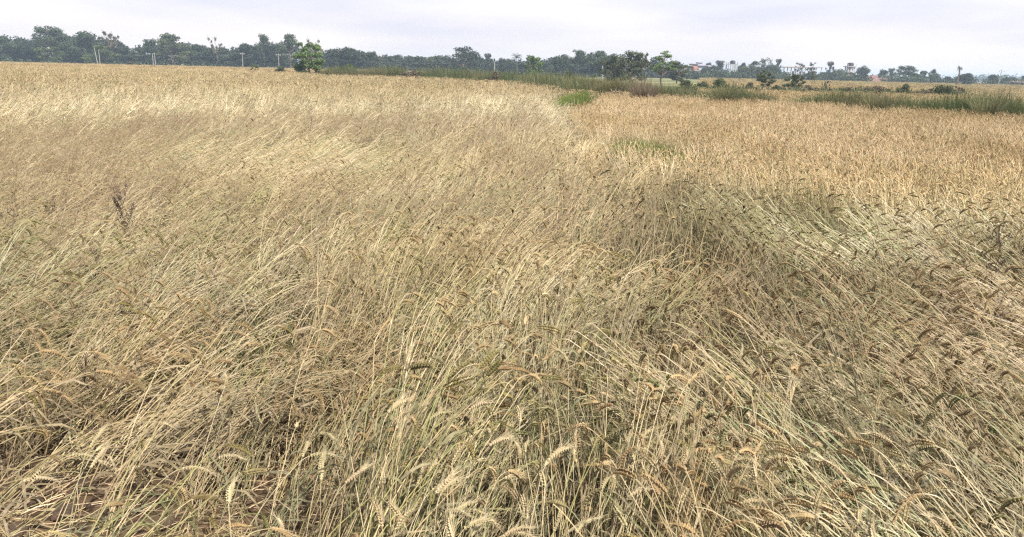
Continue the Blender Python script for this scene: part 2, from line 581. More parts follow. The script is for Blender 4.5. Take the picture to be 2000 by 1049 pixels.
def blade_clump_mesh(name, rs, blades, height, spread, width, lean=0.35, mat=0, mats=None, nseg=4):
    mb = MB()
    for i in range(blades):
        az = rs.uniform(0, 2 * math.pi)
        h = height * rs.uniform(0.5, 1.08)
        rr = spread * math.sqrt(rs.random())
        b = np.array((math.cos(az) * rr, math.sin(az) * rr, 0))
        az2 = az + rs.normal() * 0.8
        o = np.array((math.cos(az2), math.sin(az2), 0))
        th0, th1 = rs.uniform(0, lean * 0.6), rs.uniform(lean * 0.4, lean * 2.6)
        p = b; cp = [p]
        for k in range(nseg):
            th = th0 + (th1 - th0) * ((k + 1) / nseg) ** 1.6
            p = p + h / nseg * (o * math.sin(th) + np.array((0, 0, math.cos(th))))
            cp.append(p)
        s = unit(np.cross(o, (0, 0, 1.0)) + 0.4 * rs.normal(size=3))
        mb.ribbon(cp, [s] * (nseg + 1), [width * (1 - (k / nseg) ** 1.7) + width * 0.06 for k in range(nseg + 1)], mat)
    return mb.mesh(name, mats or [M_GRASS])


def scatter(name, meshes, P, yaw, scale, var, colour, tilt=None):
    """Plants standing at the points of one mesh (geometry nodes)."""
    me = bpy.data.meshes.new(name)
    me.from_pydata(P.tolist(), [], [])
    n = len(P)
    eul = np.zeros((n, 3), dtype=np.float32)
    if tilt is not None:
        eul[:, 0:2] = tilt
    eul[:, 2] = yaw
    a = me.attributes.new('plant_turn', 'FLOAT_VECTOR', 'POINT'); a.data.foreach_set('vector', eul.ravel())
    a = me.attributes.new('plant_size', 'FLOAT', 'POINT'); a.data.foreach_set('value', np.asarray(scale, dtype=np.float32))
    a = me.attributes.new('plant_form', 'INT', 'POINT'); a.data.foreach_set('value', np.asarray(var, dtype=np.int32))
    c4 = np.ones((n, 4), dtype=np.float32); c4[:, :3] = np.clip(colour, 0, 1)
    a = me.attributes.new('plant_colour', 'FLOAT_COLOR', 'POINT'); a.data.foreach_set('color', c4.ravel())
    o = obj(name, me)
    for m in meshes[0].materials:
        me.materials.append(m)
    ng = bpy.data.node_groups.new(name + '_plants', 'GeometryNodeTree')
    ng.interface.new_socket('Geometry', in_out='INPUT', socket_type='NodeSocketGeometry')
    ng.interface.new_socket('Geometry', in_out='OUTPUT', socket_type='NodeSocketGeometry')
    N, K = ng.nodes.new, ng.links.new
    gi, go = N('NodeGroupInput'), N('NodeGroupOutput')

    def named(nm, dt):
        q = N('GeometryNodeInputNamedAttribute'); q.data_type = dt; q.inputs['Name'].default_value = nm
        return q.outputs['Attribute']
    turn, size, form = named('plant_turn', 'FLOAT_VECTOR'), named('plant_size', 'FLOAT'), named('plant_form', 'INT')
    e2r = N('FunctionNodeEulerToRotation'); K(turn, e2r.inputs[0])
    join = N('GeometryNodeJoinGeometry')
    for k, mesh in enumerate(meshes):
        src = bpy.data.objects.new(name + '_form', mesh)      # only a template, never placed in the scene
        inf = N('GeometryNodeObjectInfo'); inf.inputs['Object'].default_value = src
        cmp_ = N('FunctionNodeCompare'); cmp_.data_type = 'INT'; cmp_.operation = 'EQUAL'
        K(form, cmp_.inputs[2]); cmp_.inputs[3].default_value = k
        ip = N('GeometryNodeInstanceOnPoints')
        K(gi.outputs[0], ip.inputs['Points']); K(cmp_.outputs[0], ip.inputs['Selection'])
        K(inf.outputs['Geometry'], ip.inputs['Instance']); K(e2r.outputs[0], ip.inputs['Rotation'])
        K(size, ip.inputs['Scale'])
        K(ip.outputs[0], join.inputs[0])
    K(join.outputs[0], go.inputs[0])
    md = o.modifiers.new('plants', 'NODES'); md.node_group = ng
    return o


# ---- layout of the fields, on the ground
def ground_poly(pix, z):
    return np.array([at(px, py, z)[:2] for px, py in pix])


STAND_EDGE = ground_poly([(1112, 222), (1150, 246), (1225, 304), (1360, 340), (1520, 362), (1750, 392), (2000, 408)], 0.72)
BUND = ground_poly([(640, 148), (800, 151), (1000, 161), (1150, 181), (1300, 189), (1500, 199), (1700, 210), (2000, 226), (2300, 240)], 0.80)
se_last = STAND_EDGE[-1] + 1.2 * (STAND_EDGE[-1] - STAND_EDGE[-2])
STAND_POLY = np.vstack([[BUND[3] + (0.6, 0)], STAND_EDGE, [se_last], [(40, se_last[1])], [(60, BUND[-1][1])], BUND[:3:-1]])


def inside(poly, x, y):
    r = np.zeros(len(x), dtype=bool)
    j = len(poly) - 1
    for i in range(len(poly)):
        xi, yi = poly[i]; xj, yj = poly[j]
        c = ((yi > y) != (yj > y)) & (x < (xj - xi) * (y - yi) / (yj - yi + 1e-12) + xi)
        r ^= c
        j = i
    return r


def bund_signed(x, y):
    """Distance beyond the bund (positive behind it, seen from the camera); bund runs from far left to near right."""
    best = np.full(len(x), 1e9); sgn = np.zeros(len(x))
    for a, b in zip(BUND[:-1], BUND[1:]):
        d = b - a; ln = np.hypot(*d)
        t = np.clip(((x - a[0]) * d[0] + (y - a[1]) * d[1]) / ln ** 2, 0, 1)
        px, py = a[0] + t * d[0], a[1] + t * d[1]
        q = np.hypot(x - px, y - py)
        s = np.sign(d[0] * (y - a[1]) - d[1] * (x - a[0]))
        upd = q < best
        best = np.where(upd, q, best); sgn = np.where(upd, s, sgn)
    return best * sgn


def jitter_points(y0, y1, density, slope=0.72, margin=1.6):
    st = 1.0 / math.sqrt(density)
    xm = slope * y1 + margin
    xs = np.arange(-xm, xm, st); ys = np.arange(y0, y1, st)
    X, Y = np.meshgrid(xs, ys)
    X = (X + rng.uniform(0, st, X.shape)).ravel(); Y = (Y + rng.uniform(0, st, Y.shape)).ravel()
    k = (np.abs(X) < slope * Y + margin) & (Y < y1)
    return X[k], Y[k]


STRAW = np.array((0.42, 0.335, 0.205))
GOLD = np.array((0.55, 0.46, 0.325))
PALE = np.array((0.48, 0.425, 0.285))
DUN = np.array((0.275, 0.22, 0.145))
OLIVE = np.array((0.215, 0.225, 0.10))
BLUISH = np.array((0.185, 0.205, 0.12))


def lerp(a, b, t):
    return a + (b - a) * t[:, None]


def flow(x, y):
    u = x / np.maximum(y, 1)
    ang = 64 + 40 * np.clip(u, -0.75, 0.75) + 48 * smooth(0.15, 0.6, u)
    ang = ang - 22 * smooth(5, 11, y) * (u < 0.05) * smooth(0.1, -0.3, u)
    ang = ang + 80 * (fbm(x * 0.40, y * 0.40, 21, 2) - 0.5) + 75 * (vnoise(x * 1.9, y * 1.5, 25) - 0.5)
    return R(1) * ang


def lodged_lean(x, y):
    u = x / np.maximum(y, 1)
    l = 75 + 36 * (fbm(x * 0.5, y * 0.4, 31, 2) - 0.5)
    front = 1 - smooth(2.0, 3.4, y - 0.15 * x)
    l = l * (1 - front) + 56 * front
    l = l + 10 * smooth(-0.1, -0.5, u) * smooth(4, 7, y)
    l = l + 50 * (vnoise(x * 2.1, y * 1.7, 37) - 0.5)
    edge = smooth(0.10, 0.25, u) * smooth(5.0, 6.2, y) * (1 - smooth(10, 12, y))
    l = l * (1 - edge) + edge * (50 + 44 * (vnoise(x * 2.4, y * 2.0, 43) - 0.5))
    far = smooth(15, 26, y)
    l = l * (1 - far) + far * (24 + 75 * np.clip(fbm(x * 0.16, y * 0.12, 35, 3) - 0.42, 0, 1) + 24 * (vnoise(x * 0.9, y * 0.7, 39) - 0.5))
    return np.clip(l, 6, 80)


def lodged_colour(x, y, n):
    big = fbm(x * 0.30, y * 0.22, 41, 3)
    mid = fbm(x * 1.1, y * 1.1, 45, 3)
    c = lerp(np.tile(STRAW, (n, 1)), np.tile(PALE, (n, 1)), smooth(0.35, 0.75, mid))
    c = lerp(c, np.tile(DUN, (n, 1)), 0.55 * smooth(0.42, 0.66, big) * (1 - smooth(16, 30, y)))
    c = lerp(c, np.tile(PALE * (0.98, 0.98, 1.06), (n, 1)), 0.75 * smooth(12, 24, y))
    u = x / np.maximum(y, 1)
    lock = vnoise(x * 1.7 + y * 0.8, y * 0.9, 47)
    left = smooth(0.05, -0.2, u) * smooth(3.5, 5.5, y) * (1 - smooth(16, 22, y))
    c = lerp(c, np.tile(PALE * 0.95, (n, 1)), 0.5 * left * smooth(0.5, 0.85, lock))
    c = lerp(c, np.tile(OLIVE * 1.2, (n, 1)), 0.35 * left * smooth(0.5, 0.15, lock))
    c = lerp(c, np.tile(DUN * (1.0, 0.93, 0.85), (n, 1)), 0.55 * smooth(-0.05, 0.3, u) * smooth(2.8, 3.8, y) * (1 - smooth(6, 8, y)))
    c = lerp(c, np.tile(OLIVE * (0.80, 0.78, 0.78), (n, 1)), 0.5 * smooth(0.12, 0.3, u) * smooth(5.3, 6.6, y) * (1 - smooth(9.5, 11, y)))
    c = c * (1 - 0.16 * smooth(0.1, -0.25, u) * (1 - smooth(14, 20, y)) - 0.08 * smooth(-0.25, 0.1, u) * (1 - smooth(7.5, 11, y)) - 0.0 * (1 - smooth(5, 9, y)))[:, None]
    g = rng.random(n)
    greenp = 0.06 + 0.26 * smooth(0.52, 0.70, fbm(x * 0.7 + 5, y * 0.7, 51, 3))
    c = np.where((g < greenp)[:, None], lerp(c, np.tile(OLIVE, (n, 1)), rng.uniform(0.3, 0.95, n)), c)
    b = rng.random(n)
    c = np.where((b < 0.07 + 0.12 * (1 - smooth(2.6, 4.2, y)))[:, None], lerp(c, np.tile(BLUISH, (n, 1)), rng.uniform(0.4, 1.0, n)), c)
    return c * rng.uniform(0.80, 1.12, n)[:, None]


def pick_form(lean_deg, per):
    l = lean_deg + rng.normal(0, 7, len(lean_deg))
    k = np.abs(l[:, None] - np.array(LEANS)[None]).argmin(1)
    return k * per + rng.integers(0, per, len(l))


PATHS = [ground_poly([(1112, 218), (1128, 204), (1158, 193), (1190, 186)], 0.45), ground_poly([(1222, 304), (1250, 312), (1288, 320)], 0.4), ground_poly([(1352, 336), (1374, 342)], 0.4)]


def path_gap(x, y):
    """True where plants stand clear of the grassy path."""
    ok = np.ones(len(x), dtype=bool)
    for g, w_ in zip(PATHS, (1.1, 0.75, 0.32)):
        for a, b in zip(g[:-1], g[1:]):
            d = b - a
            t = np.clip(((x - a[0]) * d[0] + (y - a[1]) * d[1]) / (d @ d), 0, 1)
            qx, qy = x - a[0] - t * d[0], y - a[1] - t * d[1]
            qy = np.where(qy < 0, qy * 0.45, qy)
            ok &= np.hypot(qx, qy) > w_
    return ok


rs = np.random.default_rng(101)
NEAR = [tuft_mesh('wheat_near', rs, ln, 2, 14, 0.045, 0.62) for ln in LEANS for _ in range(5)]
MID = [tuft_mesh('wheat_mid', rs, ln, 1, 16, 0.07, 0.9 if ln < 30 else 0.38) for ln in LEANS for _ in range(5)]
CL_UP = [clump_mesh('wheat_clump', rs, 14, 10, 0.20, 1.5) for _ in range(4)] + [clump_mesh('wheat_clump', rs, 50, 10, 0.22, 1.6) for _ in range(3)]
CL_FAR = [clump_mesh('wheat_clump_far', rs, 16, 14, 0.42, 3.6) for _ in range(4)]

# sparse corner where the clods show, and beaten-down hollows
def cover(x, y):
    k = 1 - 0.80 * smooth(-0.85, -1.4, x + 0.30 * (y - 2.7)) * (1 - smooth(2.75, 3.3, y + 0.10 * x))
    k = k * (1 - 0.75 * smooth(0.55, 0.72, fbm(x * 2.2, y * 2.2, 61, 2)))
    return k


def z0(x, y):
    return ground_z(x, y) - 0.015


# the beaten-down crop in front and on the far side of the path
x, y = jitter_points(1.15, 5.6, 31)
k = (~inside(STAND_POLY, x, y)) & (rng.random(len(x)) < cover(x, y))
x, y = x[k], y[k]; n = len(x)
lean = lodged_lean(x, y)
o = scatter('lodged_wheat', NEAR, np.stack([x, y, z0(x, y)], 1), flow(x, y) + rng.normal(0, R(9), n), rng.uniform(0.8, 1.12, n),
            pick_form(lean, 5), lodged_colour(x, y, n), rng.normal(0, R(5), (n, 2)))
tag(o, 'wind-flattened ripe wheat nearest the camera, straw stems with drooping bearded ears', 'wheat', None, 'stuff')
x, y = jitter_points(5.6, 14, 22)
k = (~inside(STAND_POLY, x, y)) & path_gap(x, y)
x, y = x[k], y[k]; n = len(x)
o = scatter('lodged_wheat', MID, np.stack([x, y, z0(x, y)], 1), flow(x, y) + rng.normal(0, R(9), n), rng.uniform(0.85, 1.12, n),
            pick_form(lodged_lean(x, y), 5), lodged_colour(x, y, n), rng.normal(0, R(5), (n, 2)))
tag(o, 'wind-flattened wheat swirling across the middle of the field', 'wheat', None, 'stuff')
x, y = jitter_points(14, 34, 10)
k = (~inside(STAND_POLY, x, y)) & (bund_signed(x, y) < -0.3) & path_gap(x, y)
x, y = x[k], y[k]; n = len(x)
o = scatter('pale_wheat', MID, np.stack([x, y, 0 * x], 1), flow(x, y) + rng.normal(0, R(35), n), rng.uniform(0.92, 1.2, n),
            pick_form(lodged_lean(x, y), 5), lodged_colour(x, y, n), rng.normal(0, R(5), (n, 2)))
tag(o, 'pale half-leaning wheat beyond the flattened swirls, short of the grassy bund', 'wheat', None, 'stuff')
x, y = jitter_points(34, 95, 6.5)
k = (bund_signed(x, y) < -0.3) | (x < BUND[0][0] - 0.02 * y)
x, y = x[k], y[k]; n = len(x)
o = scatter('pale_wheat', CL_UP, np.stack([x, y, 0 * x], 1), rng.uniform(0, 6.28, n), rng.uniform(0.85, 1.15, n),
            rng.integers(0, 7, n), lodged_colour(x, y, n))
tag(o, 'cream-coloured standing wheat stretching back to the bund and the bright green tree', 'wheat', None, 'stuff')
x, y = jitter_points(95, 225, 1.3, 0.72)
k = x < BUND[0][0] - 0.02 * y
x, y = x[k], y[k]; n = len(x)
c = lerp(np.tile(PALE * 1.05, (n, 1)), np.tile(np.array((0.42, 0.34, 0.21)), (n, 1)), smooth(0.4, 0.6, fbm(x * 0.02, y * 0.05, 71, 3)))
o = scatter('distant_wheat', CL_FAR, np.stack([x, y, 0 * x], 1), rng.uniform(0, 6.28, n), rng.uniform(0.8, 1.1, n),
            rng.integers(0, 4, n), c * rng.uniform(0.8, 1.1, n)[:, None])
tag(o, 'distant straw-coloured wheat reaching the foot of the tree line', 'wheat', None, 'stuff')

# the standing field
def gold_colour(x, y, n):
    c = lerp(np.tile(GOLD, (n, 1)), np.tile(STRAW, (n, 1)), smooth(0.40, 0.68, fbm(x * 0.5, y * 0.35, 81, 3)))
    c = lerp(c, np.tile(np.array((0.62, 0.53, 0.35)), (n, 1)), 0.75 * (1 - smooth(7.0, 11.0, y - 0.2 * x)))
    g = rng.random(n)
    c = np.where((g < 0.07)[:, None], lerp(c, np.tile(OLIVE, (n, 1)), rng.uniform(0.3, 0.8, n)), c)
    return c * rng.uniform(0.88, 1.08, n)[:, None]


x, y = jitter_points(5.0, 15, 25)
k = inside(STAND_POLY, x, y) & path_gap(x, y); x, y = x[k], y[k]; n = len(x)
o = scatter('standing_wheat', MID, np.stack([x, y, 0 * x], 1), R(150) + rng.normal(0, 1.2, n), rng.uniform(0.78, 0.93, n),
            pick_form(np.full(n, 11.0) + 14 * smooth(0.5, 0.7, fbm(x * 0.8, y * 0.8, 85, 2)), 5), gold_colour(x, y, n), rng.normal(0, R(4), (n, 2)))
tag(o, 'upright golden wheat at the near edge of the standing field', 'wheat', None, 'stuff')
x, y = jitter_points(15, 42, 15)
k = inside(STAND_POLY, x, y) & path_gap(x, y); x, y = x[k], y[k]; n = len(x)
o = scatter('standing_wheat', MID, np.stack([x, y, 0 * x], 1), R(150) + rng.normal(0, 1.2, n), rng.uniform(0.80, 0.94, n),
            pick_form(np.full(n, 11.0), 5), gold_colour(x, y, n), rng.normal(0, R(4), (n, 2)))
tag(o, 'even reddish-gold standing wheat running back to the reedy bund', 'wheat', None, 'stuff')
# the field behind the bund
x, y = jitter_points(24, 66, 7.5, 0.78)
k = (bund_signed(x, y) > 3.0) & (x > 0.235 * y) & (y < 60 - 0.1 * x)
x, y = x[k], y[k]; n = len(x)
c = lerp(np.tile(np.array((0.44, 0.35, 0.22)), (n, 1)), np.tile(PALE, (n, 1)), rng.random(n))
o = scatter('standing_wheat', CL_UP[:4], np.stack([x, y, 0 * x], 1), rng.uniform(0, 6.28, n), rng.uniform(0.8, 1.05, n), rng.integers(0, 4, n),
            c * rng.uniform(0.8, 1.1, n)[:, None])
tag(o, 'strip of pale tan wheat between the reedy bund and the dark hedge', 'wheat', None, 'stuff')
x, y = jitter_points(78, 290, 0.9, 0.80)
k = (x > 0.235 * y); x, y = x[k], y[k]; n = len(x)
c = lerp(np.tile(np.array((0.34, 0.32, 0.16)), (n, 1)), np.tile(np.array((0.40, 0.33, 0.20)), (n, 1)), smooth(0.4, 0.6, fbm(x * 0.012, y * 0.03, 91, 3)))
o = scatter('distant_wheat', CL_FAR, np.stack([x, y, 0 * x - 0.1], 1), rng.uniform(0, 6.28, n), rng.uniform(0.7, 1.0, n), rng.integers(0, 4, n), c)
tag(o, 'yellow-green fields between the dark hedge and the village', 'wheat', None, 'stuff')

# feathery dry weed grass drifting through the lodged crop
WEED = [weed_mesh('weed_form', rs, l) for l in (25, 40, 55, 30)]
x, y = jitter_points(3.0, 34, 30)
wf = fbm(x * 0.24 + 3, y * 0.17, 95, 3)
u = x / y
k = (~inside(STAND_POLY, x, y)) & (bund_signed(x, y) < -1) & (rng.random(len(x)) < smooth(0.46, 0.62, wf) * (0.35 + 0.65 * smooth(5, 9, y)) * smooth(0.25, -0.1, u) + 0.03)
x, y = x[k], y[k]; n = len(x)
c = lerp(np.tile(np.array((0.29, 0.245, 0.19)), (n, 1)), np.tile(np.array((0.42, 0.365, 0.27)), (n, 1)), rng.random(n))
o = scatter('weed_grass', WEED, np.stack([x, y, 0 * x], 1), R(25) + rng.normal(0, 0.6, n), rng.uniform(0.8, 1.15, n), rng.integers(0, 4, n), c)
tag(o, 'feathery grey-brown weed grass drifting through the flattened wheat', 'grass', None, 'stuff')

# green weeds and grass
TUFT = [blade_clump_mesh('tuft_form', rs, 26, 0.42, 0.10, 0.004, 0.45) for _ in range(4)]
GREEN = np.array((0.15, 0.27, 0.04))
pts = []
for g, cnt, w_ in zip(PATHS, (2400, 520, 120), (0.17, 0.12, 0.07)):
    for q in range(cnt):
        t = rng.random() * (len(g) - 1); j = int(t)
        pts.append(g[j] + (t - j) * (g[j + 1] - g[j]) + rng.normal(0, w_, 2))
P = np.array(pts); n = len(P); tall = np.where(np.arange(n) < 2400, 1.3, 1.0)
c = lerp(np.tile(GREEN, (n, 1)), np.tile(np.array((0.23, 0.31, 0.08)), (n, 1)), rng.random(n))
o = scatter('green_grass', TUFT, np.stack([P[:, 0], P[:, 1], 0 * P[:, 0]], 1), rng.uniform(0, 6.28, n), rng.uniform(1.3, 1.9, n) * tall, rng.integers(0, 4, n), c)
tag(o, 'bright green grass on the narrow path between the flattened and standing wheat', 'grass', None, 'stuff')
x, y = jitter_points(1.6, 13, 16)
k = (~inside(STAND_POLY, x, y)) & (fbm(x * 0.9, y * 0.9, 97, 3) > 0.56) & ~((x < -0.5) & (y < 3.9))
x, y = x[k], y[k]; n = len(x)
c = lerp(np.tile(np.array((0.11, 0.19, 0.055)), (n, 1)), np.tile(np.array((0.22, 0.28, 0.13)), (n, 1)), rng.random(n))
o = scatter('green_weeds', TUFT, np.stack([x, y, 0 * x], 1), rng.uniform(0, 6.28, n), rng.uniform(0.5, 1.15, n), rng.integers(0, 4, n), c)
tag(o, 'scattered green weeds and late shoots under the flattened wheat', 'weeds', None, 'stuff')

# reeds on the bund
REED = [blade_clump_mesh('reed_form', rs, 34, 1.0, 0.28, 0.010, 0.30) for _ in range(4)]
def bund_points(t0, t1, count, back, depth):
    out = []
    for i in range(count):
        t = rng.uniform(t0, t1); j = min(int(t), len(BUND) - 2); a, b = BUND[j], BUND[j + 1]
        d = b - a; nrm = np.array((-d[1], d[0])) / np.hypot(*d)
        out.append(a + (t - j) * d + nrm * (back + depth * rng.random()))
    return np.array(out)
P = np.vstack([bund_points(0, 3.2, 5200, 0.3, 6.5), bund_points(2.9, 8, 4200, 0.25, 1.7)])
n = len(P)
c = lerp(np.tile(np.array((0.135, 0.20, 0.085)), (n, 1)), np.tile(np.array((0.24, 0.25, 0.14)), (n, 1)), smooth(0.35, 0.7, fbm(P[:, 0] * 0.45, P[:, 1] * 0.45, 99, 3)))
hs = np.interp(P[:, 0], BUND[:, 0], [1.7, 1.75, 1.75, 1.55, 1.4, 1.18, 1.18, 1.42, 1.5]) * rng.uniform(0.45, 1.12, n) * (0.55 + 0.85 * fbm(P[:, 0] * 0.5, P[:, 1] * 0.5, 103, 3))
o = scatter('bund_grass', REED, np.stack([P[:, 0], P[:, 1], 0 * P[:, 0]], 1), rng.uniform(0, 6.28, n), hs, rng.integers(0, 4, n), c * rng.uniform(0.8, 1.2, n)[:, None])
tag(o, 'dull green reedy grass growing along the bund behind both wheat fields', 'grass', None, 'stuff')

# ---------------------------------------------------------------- trees
def leaf_cloud(mb, rs, centers, radii, count, size, mat=1, shell=0.55, droop=0.0):
    centers, radii = np.asarray(centers, float), np.asarray(radii, float)
    vol = radii.prod(1); pick = rs.choice(len(centers), count, p=vol ** 0.8 / (vol ** 0.8).sum())
    d = unit(rs.normal(size=(count, 3)))
    r = (shell + (1.06 - shell) * rs.random(count)) ** 0.8
    r = r * (1 + 0.12 * rs.normal(size=count))
    c = centers[pick] + radii[pick] * d * r[:, None]
    nrm = unit(d + 0.75 * rs.normal(size=(count, 3)) + np.array((0, 0, 0.3)))
    u = unit(np.cross(nrm, rs.normal(size=(count, 3))))
    w = np.cross(nrm, u)
    s = size * rs.uniform(0.55, 1.35, count)[:, None]
    mb.quads(c, u * s * 0.5, w * s * 0.5, mat)


def tree_parts(kind, seed, mats):
    """(trunk mesh, crown mesh) of a tree of height 1 whose crown is about 1 across."""
    rs = np.random.default_rng(seed)
    tr, cr = MB(), MB()
    bark, leaf = mats
    def limb(a, b, r0, r1, n=5, wob=0.02):
        pts = [a + (b - a) * i / n + (rs.normal(size=3) * wob if 0 < i < n else 0) for i in range(n + 1)]
        tr.tube(pts, [r0 + (r1 - r0) * i / n for i in range(n + 1)], 6, 0)
    A = lambda *v: np.array(v, float)
    if kind == 'dome':
        limb(A(0, 0, 0), A(0.02, 0, 0.42), 0.04, 0.025)
        cs, rd = [], []
        for i in range(22):
            a = rs.uniform(0, 6.28); h = rs.uniform(0.14, 0.84); rr = 0.34 * math.sin(math.pi * min(1, (h - 0.02) / 0.98) ** 0.8) * rs.uniform(0.5, 1.05)
            cs.append((math.cos(a) * rr, math.sin(a) * rr, h)); q = rs.uniform(0.11, 0.19); rd.append((q * 1.15, q * 1.15, q * 0.85))
            limb(A(0.02, 0, 0.36), A(*cs[-1]), 0.016, 0.004, 4)
        leaf_cloud(cr, rs, cs, rd, 5600, 0.036)
    elif kind == 'tall':
        limb(A(0, 0, 0), A(0.03, 0.01, 0.55), 0.03, 0.02)
        cs, rd = [], []
        for i in range(34):
            h = rs.uniform(0.12, 0.95); a = rs.uniform(0, 6.28); rr = (0.40 if h < 0.75 else 0.24) * math.sqrt(rs.random())
            cs.append((math.cos(a) * rr, math.sin(a) * rr, h)); q = rs.uniform(0.06, 0.14); rd.append((q * 1.2, q * 1.2, q * 0.8))
            limb(A(0.02, 0, min(0.5, max(0.05, h - 0.1))), A(*cs[-1]), 0.012, 0.003, 4)
        leaf_cloud(cr, rs, cs, rd, 4600, 0.030, shell=0.35)
    elif kind == 'sparse':
        limb(A(0, 0, 0), A(0.02, 0.01, 0.6), 0.025, 0.015)
        cs, rd = [], []
        for i in range(16):
            h = rs.uniform(0.5, 0.98); a = rs.uniform(0, 6.28); rr = 0.42 * math.sqrt(rs.random())
            e = A(math.cos(a) * rr, math.sin(a) * rr, h)
            limb(A(0.02, 0, rs.uniform(0.35, 0.6)), e, 0.012, 0.004, 4, 0.03)
            for k in range(4):
                limb(e, e + rs.normal(size=3) * 0.06 + A(0, 0, 0.03), 0.005, 0.002, 2, 0.005)
            cs.append(e); q = rs.uniform(0.05, 0.09); rd.append((q, q, q * 0.8))
        leaf_cloud(cr, rs, cs, rd, 1200, 0.026, shell=0.2)
    elif kind == 'leafy':
        limb(A(0, 0, 0), A(0.02, 0, 0.40), 0.03, 0.02)
        cs, rd = [], []
        for i in range(30):
            h = rs.uniform(0.16, 0.92); a = rs.uniform(0, 6.28); rr = 0.42 * math.sqrt(max(0, 1 - ((h - 0.52) / 0.52) ** 2)) * math.sqrt(rs.random())
            cs.append((math.cos(a) * rr, math.sin(a) * rr, h)); q = rs.uniform(0.06, 0.12); rd.append((q * 1.2, q * 1.2, q * 0.75))
            limb(A(0.01, 0, min(0.4, h)), A(*cs[-1]), 0.01, 0.003, 3)
        leaf_cloud(cr, rs, cs, rd, 4200, 0.036, shell=0.3)
    elif kind == 'flat':
        limb(A(0, 0, 0), A(-0.01, 0, 0.40), 0.028, 0.022)
        limb(A(-0.01, 0, 0.38), A(-0.02, 0, 0.95), 0.018, 0.004)
        cs, rd = [], []
        for i in range(34):
            h = rs.uniform(0.38, 0.97); a = rs.uniform(0, 6.28); rr = (0.50 if h < 0.72 else 0.26) * rs.uniform(0.25, 1.0)
            e = A(math.cos(a) * rr, math.sin(a) * rr, h)
            limb(A(-0.01, 0, max(0.3, h - 0.25)), e, 0.010, 0.003, 4)
            cs.append(e); q = rs.uniform(0.05, 0.10); rd.append((q * 1.4, q * 1.4, q * 0.38))
        leaf_cloud(cr, rs, cs, rd, 2500, 0.028, shell=0.1)
    elif kind == 'shrub':
        cs, rd = [], []
        for i in range(12):
            a = rs.uniform(0, 6.28); h = rs.uniform(0.15, 0.75); rr = 0.36 * math.sqrt(rs.random()) * (1.15 - h * 0.6)
            cs.append((math.cos(a) * rr, math.sin(a) * rr, h)); q = rs.uniform(0.13, 0.22); rd.append((q, q, q))
            limb(A(rs.normal() * 0.04, rs.normal() * 0.04, 0), A(*cs[-1]), 0.012, 0.004, 3)
        leaf_cloud(cr, rs, cs, rd, 3000, 0.045, shell=0.4)
    elif kind == 'palm':
        top = A(0.05, 0.02, 0.74)
        limb(A(0, 0, 0), top, 0.022, 0.013, 7, 0.006)
        for i in range(20):
            a = i * 2.4 + rs.normal() * 0.2; el = rs.uniform(-0.5, 1.25)
            o = A(math.cos(a), math.sin(a), 0); p = top.copy(); cp = [p]
            th = el
            for k in range(6):
                p = p + 0.062 * (o * math.cos(th) + A(0, 0, math.sin(th))); th -= 0.24; cp.append(p)
            cr.tube(cp, [0.004] * 7, 3, 0)
            for k in range(1, 7):
                t = unit(cp[k] - cp[k - 1]); sd_ = unit(np.cross(t, (0, 0, 1.0)) + 1e-6)
                for sg in (1, -1):
                    for f in (0.0, 0.5):
                        b = cp[k - 1] + (cp[k] - cp[k - 1]) * f
                        ln = 0.075 * math.sin(math.pi * (k - 0.3) / 7.5) + 0.02
                        tip = b + sd_ * sg * ln * 0.8 + t * ln * 0.5 - A(0, 0, ln * 0.45)
                        cr.add([b - t * 0.007, b + t * 0.007, tip], [(0, 1, 2)], 0)
        return tr.mesh('trunk', bark), cr.mesh('crown', leaf)
    elif kind == 'stub':
        limb(A(0, 0, 0), A(0.04, 0, 0.86), 0.040, 0.026, 7, 0.006)
        for i in range(16):
            a = rs.uniform(0, 6.28); b = A(0.04, 0, rs.uniform(0.80, 0.92))
            cr.tube([b, b + A(math.cos(a) * 0.05, math.sin(a) * 0.05, rs.uniform(-0.02, 0.07)), b + A(math.cos(a) * 0.10, math.sin(a) * 0.10, rs.uniform(-0.09, 0.10))], [0.016, 0.014, 0.003], 4, 0)
        return tr.mesh('trunk', bark), cr.mesh('crown', leaf)
    cr.m = [0] * len(cr.m)
    return tr.mesh('trunk', bark, True), cr.mesh('crown', leaf)


M_BARK = random_mat('bark', [(0.09, 0.07, 0.055), (0.16, 0.13, 0.10)], 0.0, 0.9, 6.0)
LEAF = {
    'wood': random_mat('tree_leaf', [(0.031, 0.048, 0.025), (0.048, 0.066, 0.031), (0.038, 0.056, 0.031)], 0.25, 0.6, 5.0, 0.4),
    'dark': random_mat('dark_leaf', [(0.022, 0.033, 0.020), (0.031, 0.042, 0.024)], 0.2, 0.6, 5.0, 0.4),
    'olive': random_mat('olive_leaf', [(0.060, 0.073, 0.035), (0.073, 0.087, 0.038)], 0.3, 0.6, 5.0, 0.4),
    'light': random_mat('light_leaf', [(0.073, 0.105, 0.038), (0.087, 0.115, 0.045)], 0.35, 0.6, 5.0, 0.35),
    'bright': random_mat('bright_leaf', [(0.110, 0.170, 0.058), (0.120, 0.180, 0.062)], 0.4, 0.55, 5.0, 0.35),
    'brown': random_mat('brown_leaf', [(0.091, 0.076, 0.056), (0.105, 0.083, 0.060)], 0.25, 0.7, 5.0, 0.35),
}
_cache = {}


